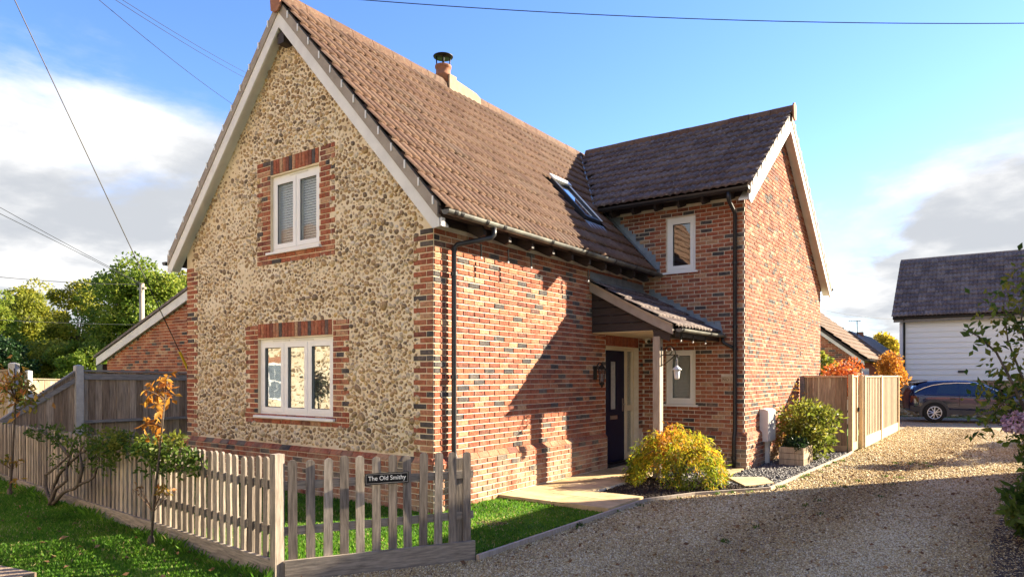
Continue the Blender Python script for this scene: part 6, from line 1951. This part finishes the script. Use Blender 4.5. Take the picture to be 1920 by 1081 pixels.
# ====================================================================== GRASS, STONES, LITTER
def in_poly(x, y, poly):
    c = np.zeros(len(x), bool); n = len(poly)
    for i in range(n):
        x0, y0 = poly[i]; x1, y1 = poly[(i + 1) % n]
        cond = ((y0 > y) != (y1 > y)) & (x < (x1 - x0) * (y - y0) / (y1 - y0 + 1e-12) + x0)
        c ^= cond
    return c
def in_view(x, y, z=G0, pad=40):
    q = np.stack([x, y, np.full_like(x, z)], 1) - CAM
    d = q @ FWD; u_ = 960 + FPX * (q @ RGT) / np.maximum(d, .1); v_ = HY - FPX * q[:, 2] / np.maximum(d, .1)
    return (d > .8) & (u_ > -pad) & (u_ < 1920 + pad) & (v_ < 1081 + pad * 2), d
def grass(name, poly, dens, hmin, hmax, seed, bbox, wd=.0045):
    r = np.random.default_rng(seed)
    n = int((bbox[1] - bbox[0]) * (bbox[3] - bbox[2]) * dens)
    x = r.uniform(bbox[0], bbox[1], n); y = r.uniform(bbox[2], bbox[3], n)
    ok = in_poly(x, y, poly); v, d = in_view(x, y, pad=260)
    ok &= v & (r.uniform(size=n) < np.clip(6.5 / d, .12, 1) ** 1.2)
    x, y, d = x[ok], y[ok], d[ok]; n = len(x)
    h = r.uniform(hmin, hmax, n) * (1 + .3 * np.sin(x * 3.1 + 1.3 * np.sin(y * 2.7)))
    a = r.uniform(0, 2 * math.pi, n); w_ = wd * np.clip(d / 5, 1, 2.5) * r.uniform(.7, 1.4, n)
    le = r.uniform(.15, .8, n) * h; b = r.uniform(0, 2 * math.pi, n)
    P = np.stack([x, y, np.full(n, G0)], 1)
    s = np.stack([np.cos(a), np.sin(a), np.zeros(n)], 1) * w_[:, None]
    l = np.stack([np.cos(b), np.sin(b), np.zeros(n)], 1) * le[:, None]
    up_ = np.zeros((n, 3)); up_[:, 2] = h
    V = np.stack([P - s, P + s, P + l * .4 + up_ * .6 + s * .7, P + l + up_ * .95], 1).reshape(-1, 3)
    bb_ = np.arange(n)[:, None] * 4
    F = np.concatenate([bb_ + np.array([[0, 1, 2]]), bb_ + np.array([[0, 2, 3]])], 1).reshape(-1, 3)
    pn_ = np.array([mnoise.noise(Vector((a * 1.6, b * 1.6, 9.0))) for a, b in zip(x, y)])
    t = np.clip(r.normal(.42, .24, n) + .35 * pn_ + (r.uniform(size=n) < .07) * .5, 0, 1)
    me = npmesh(name, V, F, MT['blade'], np.repeat(t, 2))
    o = link(name, me); o['kind'] = 'stuff'
    return o
grass('grass', [(.85, -2.90), (-2, -2.66), (-9.3, -2.02), (-14, -3.5), (-14, -6), (.85, -6)], 7500, .025, .055, 101, (-10, .85, -5.2, -1.9))
grass('grass', [(-9, -1.9), (-2, -2.5), (.76, -2.74), (1.64, -1.3), (1.72, 1.24), (.06, 1.26), (.06, -.07), (-9, -.07)], 5200, .018, .04, 102, (-8, 1.8, -2.8, 1.3))
grass('long_grass', [(-9, -2.12), (-2, -2.72), (.80, -2.97), (.80, -2.86), (-2, -2.62), (-9, -2.0)], 2600, .05, .12, 103, (-8, .85, -3.0, -1.95), .004)
grass('long_grass', [(1.62, -1.3), (1.735, 1.22), (1.70, 1.24), (1.58, -1.3)], 3000, .04, .08, 104, (1.5, 1.8, -1.4, 1.3), .004)
r = np.random.default_rng(105); wp = []
for i in range(46):
    yy = r.uniform(-1.2, 9.5); cx_ = (np.interp(yy, [p[1] for p in EDGE], [p[0] for p in EDGE]) + .05 + abs(r.normal(0, .05))) if i < 26 else np.interp(yy, [-4, 0, 3.3, 7.8, 11], [3.3, 3.6, 3.92, 4.26, 4.54]) + r.normal(0, .25)
    k = r.integers(8, 26)
    wp.append(np.stack([cx_ + r.normal(0, .03, k), yy + r.normal(0, .03, k), np.full(k, G0 + .004)], 1))
wp = np.concatenate(wp)
leaves('weeds', wp, .045, r.uniform(0, .7, len(wp)), 'leaf_green', None, aspect=.3, up=1.4, seed=106)
# gravel
ey = np.array([-30, -2.85, -2.8499, -1.36] + [p[1] for p in EDGE[1:]] + [17.9, 26])
ex = np.array([.86, .86, .86, 1.76] + [p[0] + .02 for p in EDGE[1:]] + [3.22, 3.2])
r = np.random.default_rng(110)
n = 760000
y = -4.2 + 24.0 * r.uniform(size=n) ** 1.35; x = r.uniform(.8, 6.4, n)
ok = (x > np.interp(y, ey, ex)); v, d = in_view(x, y, pad=160)
ok &= v & (r.uniform(size=n) < np.clip(6.0 / d, .05, 1) ** 1.5)
x, y, d = x[ok], y[ok], d[ok]
if len(x) > 215000: x, y, d = x[:215000], y[:215000], d[:215000]
n = len(x)
OV = np.array([(1, 0, 0), (-1, 0, 0), (0, 1, 0), (0, -1, 0), (0, 0, 1), (0, 0, -1.)])
OF = np.array([(0, 2, 4), (2, 1, 4), (1, 3, 4), (3, 0, 4), (2, 0, 5), (1, 2, 5), (3, 1, 5), (0, 3, 5)])
sz = r.uniform(.005, .0105, n) * np.clip(d / 6, 1, 2.0)
M_ = r.normal(size=(n, 3, 3)); Qm, _ = np.linalg.qr(M_)
axs = np.stack([sz * r.uniform(.9, 1.7, n), sz * r.uniform(.7, 1.1, n), sz * r.uniform(.45, .8, n)], 1)
V = (OV[None] * axs[:, None, :] * r.uniform(.8, 1.2, (n, 6, 1))) @ np.transpose(Qm, (0, 2, 1))
V[:, :, 2] *= .7
V += np.stack([x, y, G0 + sz * r.uniform(.1, .8, n)], 1)[:, None, :]
F = (np.arange(n)[:, None, None] * 6 + OF[None]).reshape(-1, 3)
xc = np.interp(y, [-4, 0, 3.3, 7.8, 11, 18], [3.3, 3.6, 3.92, 4.26, 4.54, 5.0])
off = x - xc
track = np.exp(-((off - .95) / .5) ** 2) + .35 * np.exp(-((off + 1.0) / .4) ** 2)
litter = np.exp(-(off / .42) ** 2) + 1.0 * np.exp(-((off - 1.95) / .4) ** 2) + .3 * np.exp(-((off + 2.0) / .4) ** 2)
wob = np.array([mnoise.noise(Vector((a * .9, b * .9, 5.0))) + .6 * mnoise.noise(Vector((a * 2.6, b * 2.6, 2.0))) for a, b in zip(x, y)])
t = np.clip(r.normal(.52, .26, n) + .20 * track - .26 * litter * (.7 + .6 * wob) + .14 * wob, 0, 1)
o = link('gravel', npmesh('gravel', V.reshape(-1, 3), F, MT['stones'], np.repeat(t, 8))); o['kind'] = 'stuff'
# slate chippings
n = 9000
x = r.uniform(1.3, 3.1, n); y = r.uniform(4.1, 10.2, n)
ok = in_poly(x, y, [(1.3, 4.3), (2.85, 4.2), (3.02, 9.6), (3.0, 10.1), (2.05, 10.1), (2.05, 6.0), (1.3, 6.0)])
x, y = x[ok], y[ok]; n = len(x)
sz = r.uniform(.014, .034, n)
Qm, _ = np.linalg.qr(r.normal(size=(n, 3, 3)))
axs = np.stack([sz * 1.2, sz * .8, sz * .3], 1)
V = (OV[None] * axs[:, None, :]) @ np.transpose(Qm, (0, 2, 1)); V[:, :, 2] *= .6
V += np.stack([x, y, G0 + .018 + sz * r.uniform(0, .4, n)], 1)[:, None, :]
F = (np.arange(n)[:, None, None] * 6 + OF[None]).reshape(-1, 3)
o = link('slate_chippings', npmesh('slate_chippings', V.reshape(-1, 3), F, MT['slate'], np.repeat(r.uniform(0, 1, n), 8))); o['kind'] = 'stuff'
# bark in the bed
n = 2600
x = r.uniform(.98, 2.9, n); y = r.uniform(2.25, 4.25, n)
ok = in_poly(x, y, [(1.0, 2.35), (1.77, 2.26), (2.12, 3.1), (2.85, 4.13), (1.3, 4.22), (1.0, 4.22)])
x, y = x[ok], y[ok]; n = len(x)
sz = r.uniform(.01, .028, n); Qm, _ = np.linalg.qr(r.normal(size=(n, 3, 3)))
V = (OV[None] * np.stack([sz * 1.4, sz * .6, sz * .4], 1)[:, None, :]) @ np.transpose(Qm, (0, 2, 1))
V += np.stack([x, y, G0 + .028 + sz * .2], 1)[:, None, :]
F = (np.arange(n)[:, None, None] * 6 + OF[None]).reshape(-1, 3)
o = link('bark_chips', npmesh('bark_chips', V.reshape(-1, 3), F, MT['soil'], np.repeat(r.uniform(0, 1, n), 8))); o['kind'] = 'stuff'
# fallen leaves on the drive, path and verge
n = 900
y = -3.5 + 17 * r.uniform(size=n) ** 1.3; x = np.interp(y, ey, ex) + np.abs(r.normal(0, 1.3, n))
u_r = r.uniform(size=n); x = np.where(u_r < .3, 5.6 - np.abs(r.normal(0, .5, n)), x); x = np.where(u_r > .6, np.interp(y, [-4, 0, 3.3, 7.8, 11, 18], [3.3, 3.6, 3.92, 4.26, 4.54, 5.0]) + r.normal(0, .4, n), x)
Pf = np.stack([x, y, np.full(n, G0 + .015)], 1)
ok = x < 5.9
xl = r.uniform(-6, .5, 70); yl = r.uniform(-4.3, -2.75, 70)
Pf = np.concatenate([Pf[ok], np.stack([xl, yl, np.full(70, G0 + .045)], 1)])
out = np.zeros((len(Pf), 3)); an = r.uniform(0, 6.28, len(Pf)); out[:, 0] = np.cos(an) * 3; out[:, 1] = np.sin(an) * 3
leaves('fallen_leaves', Pf, .055, r.uniform(0, 1, len(Pf)), 'leaf_brown', None, aspect=.6, seed=120, outward=out)
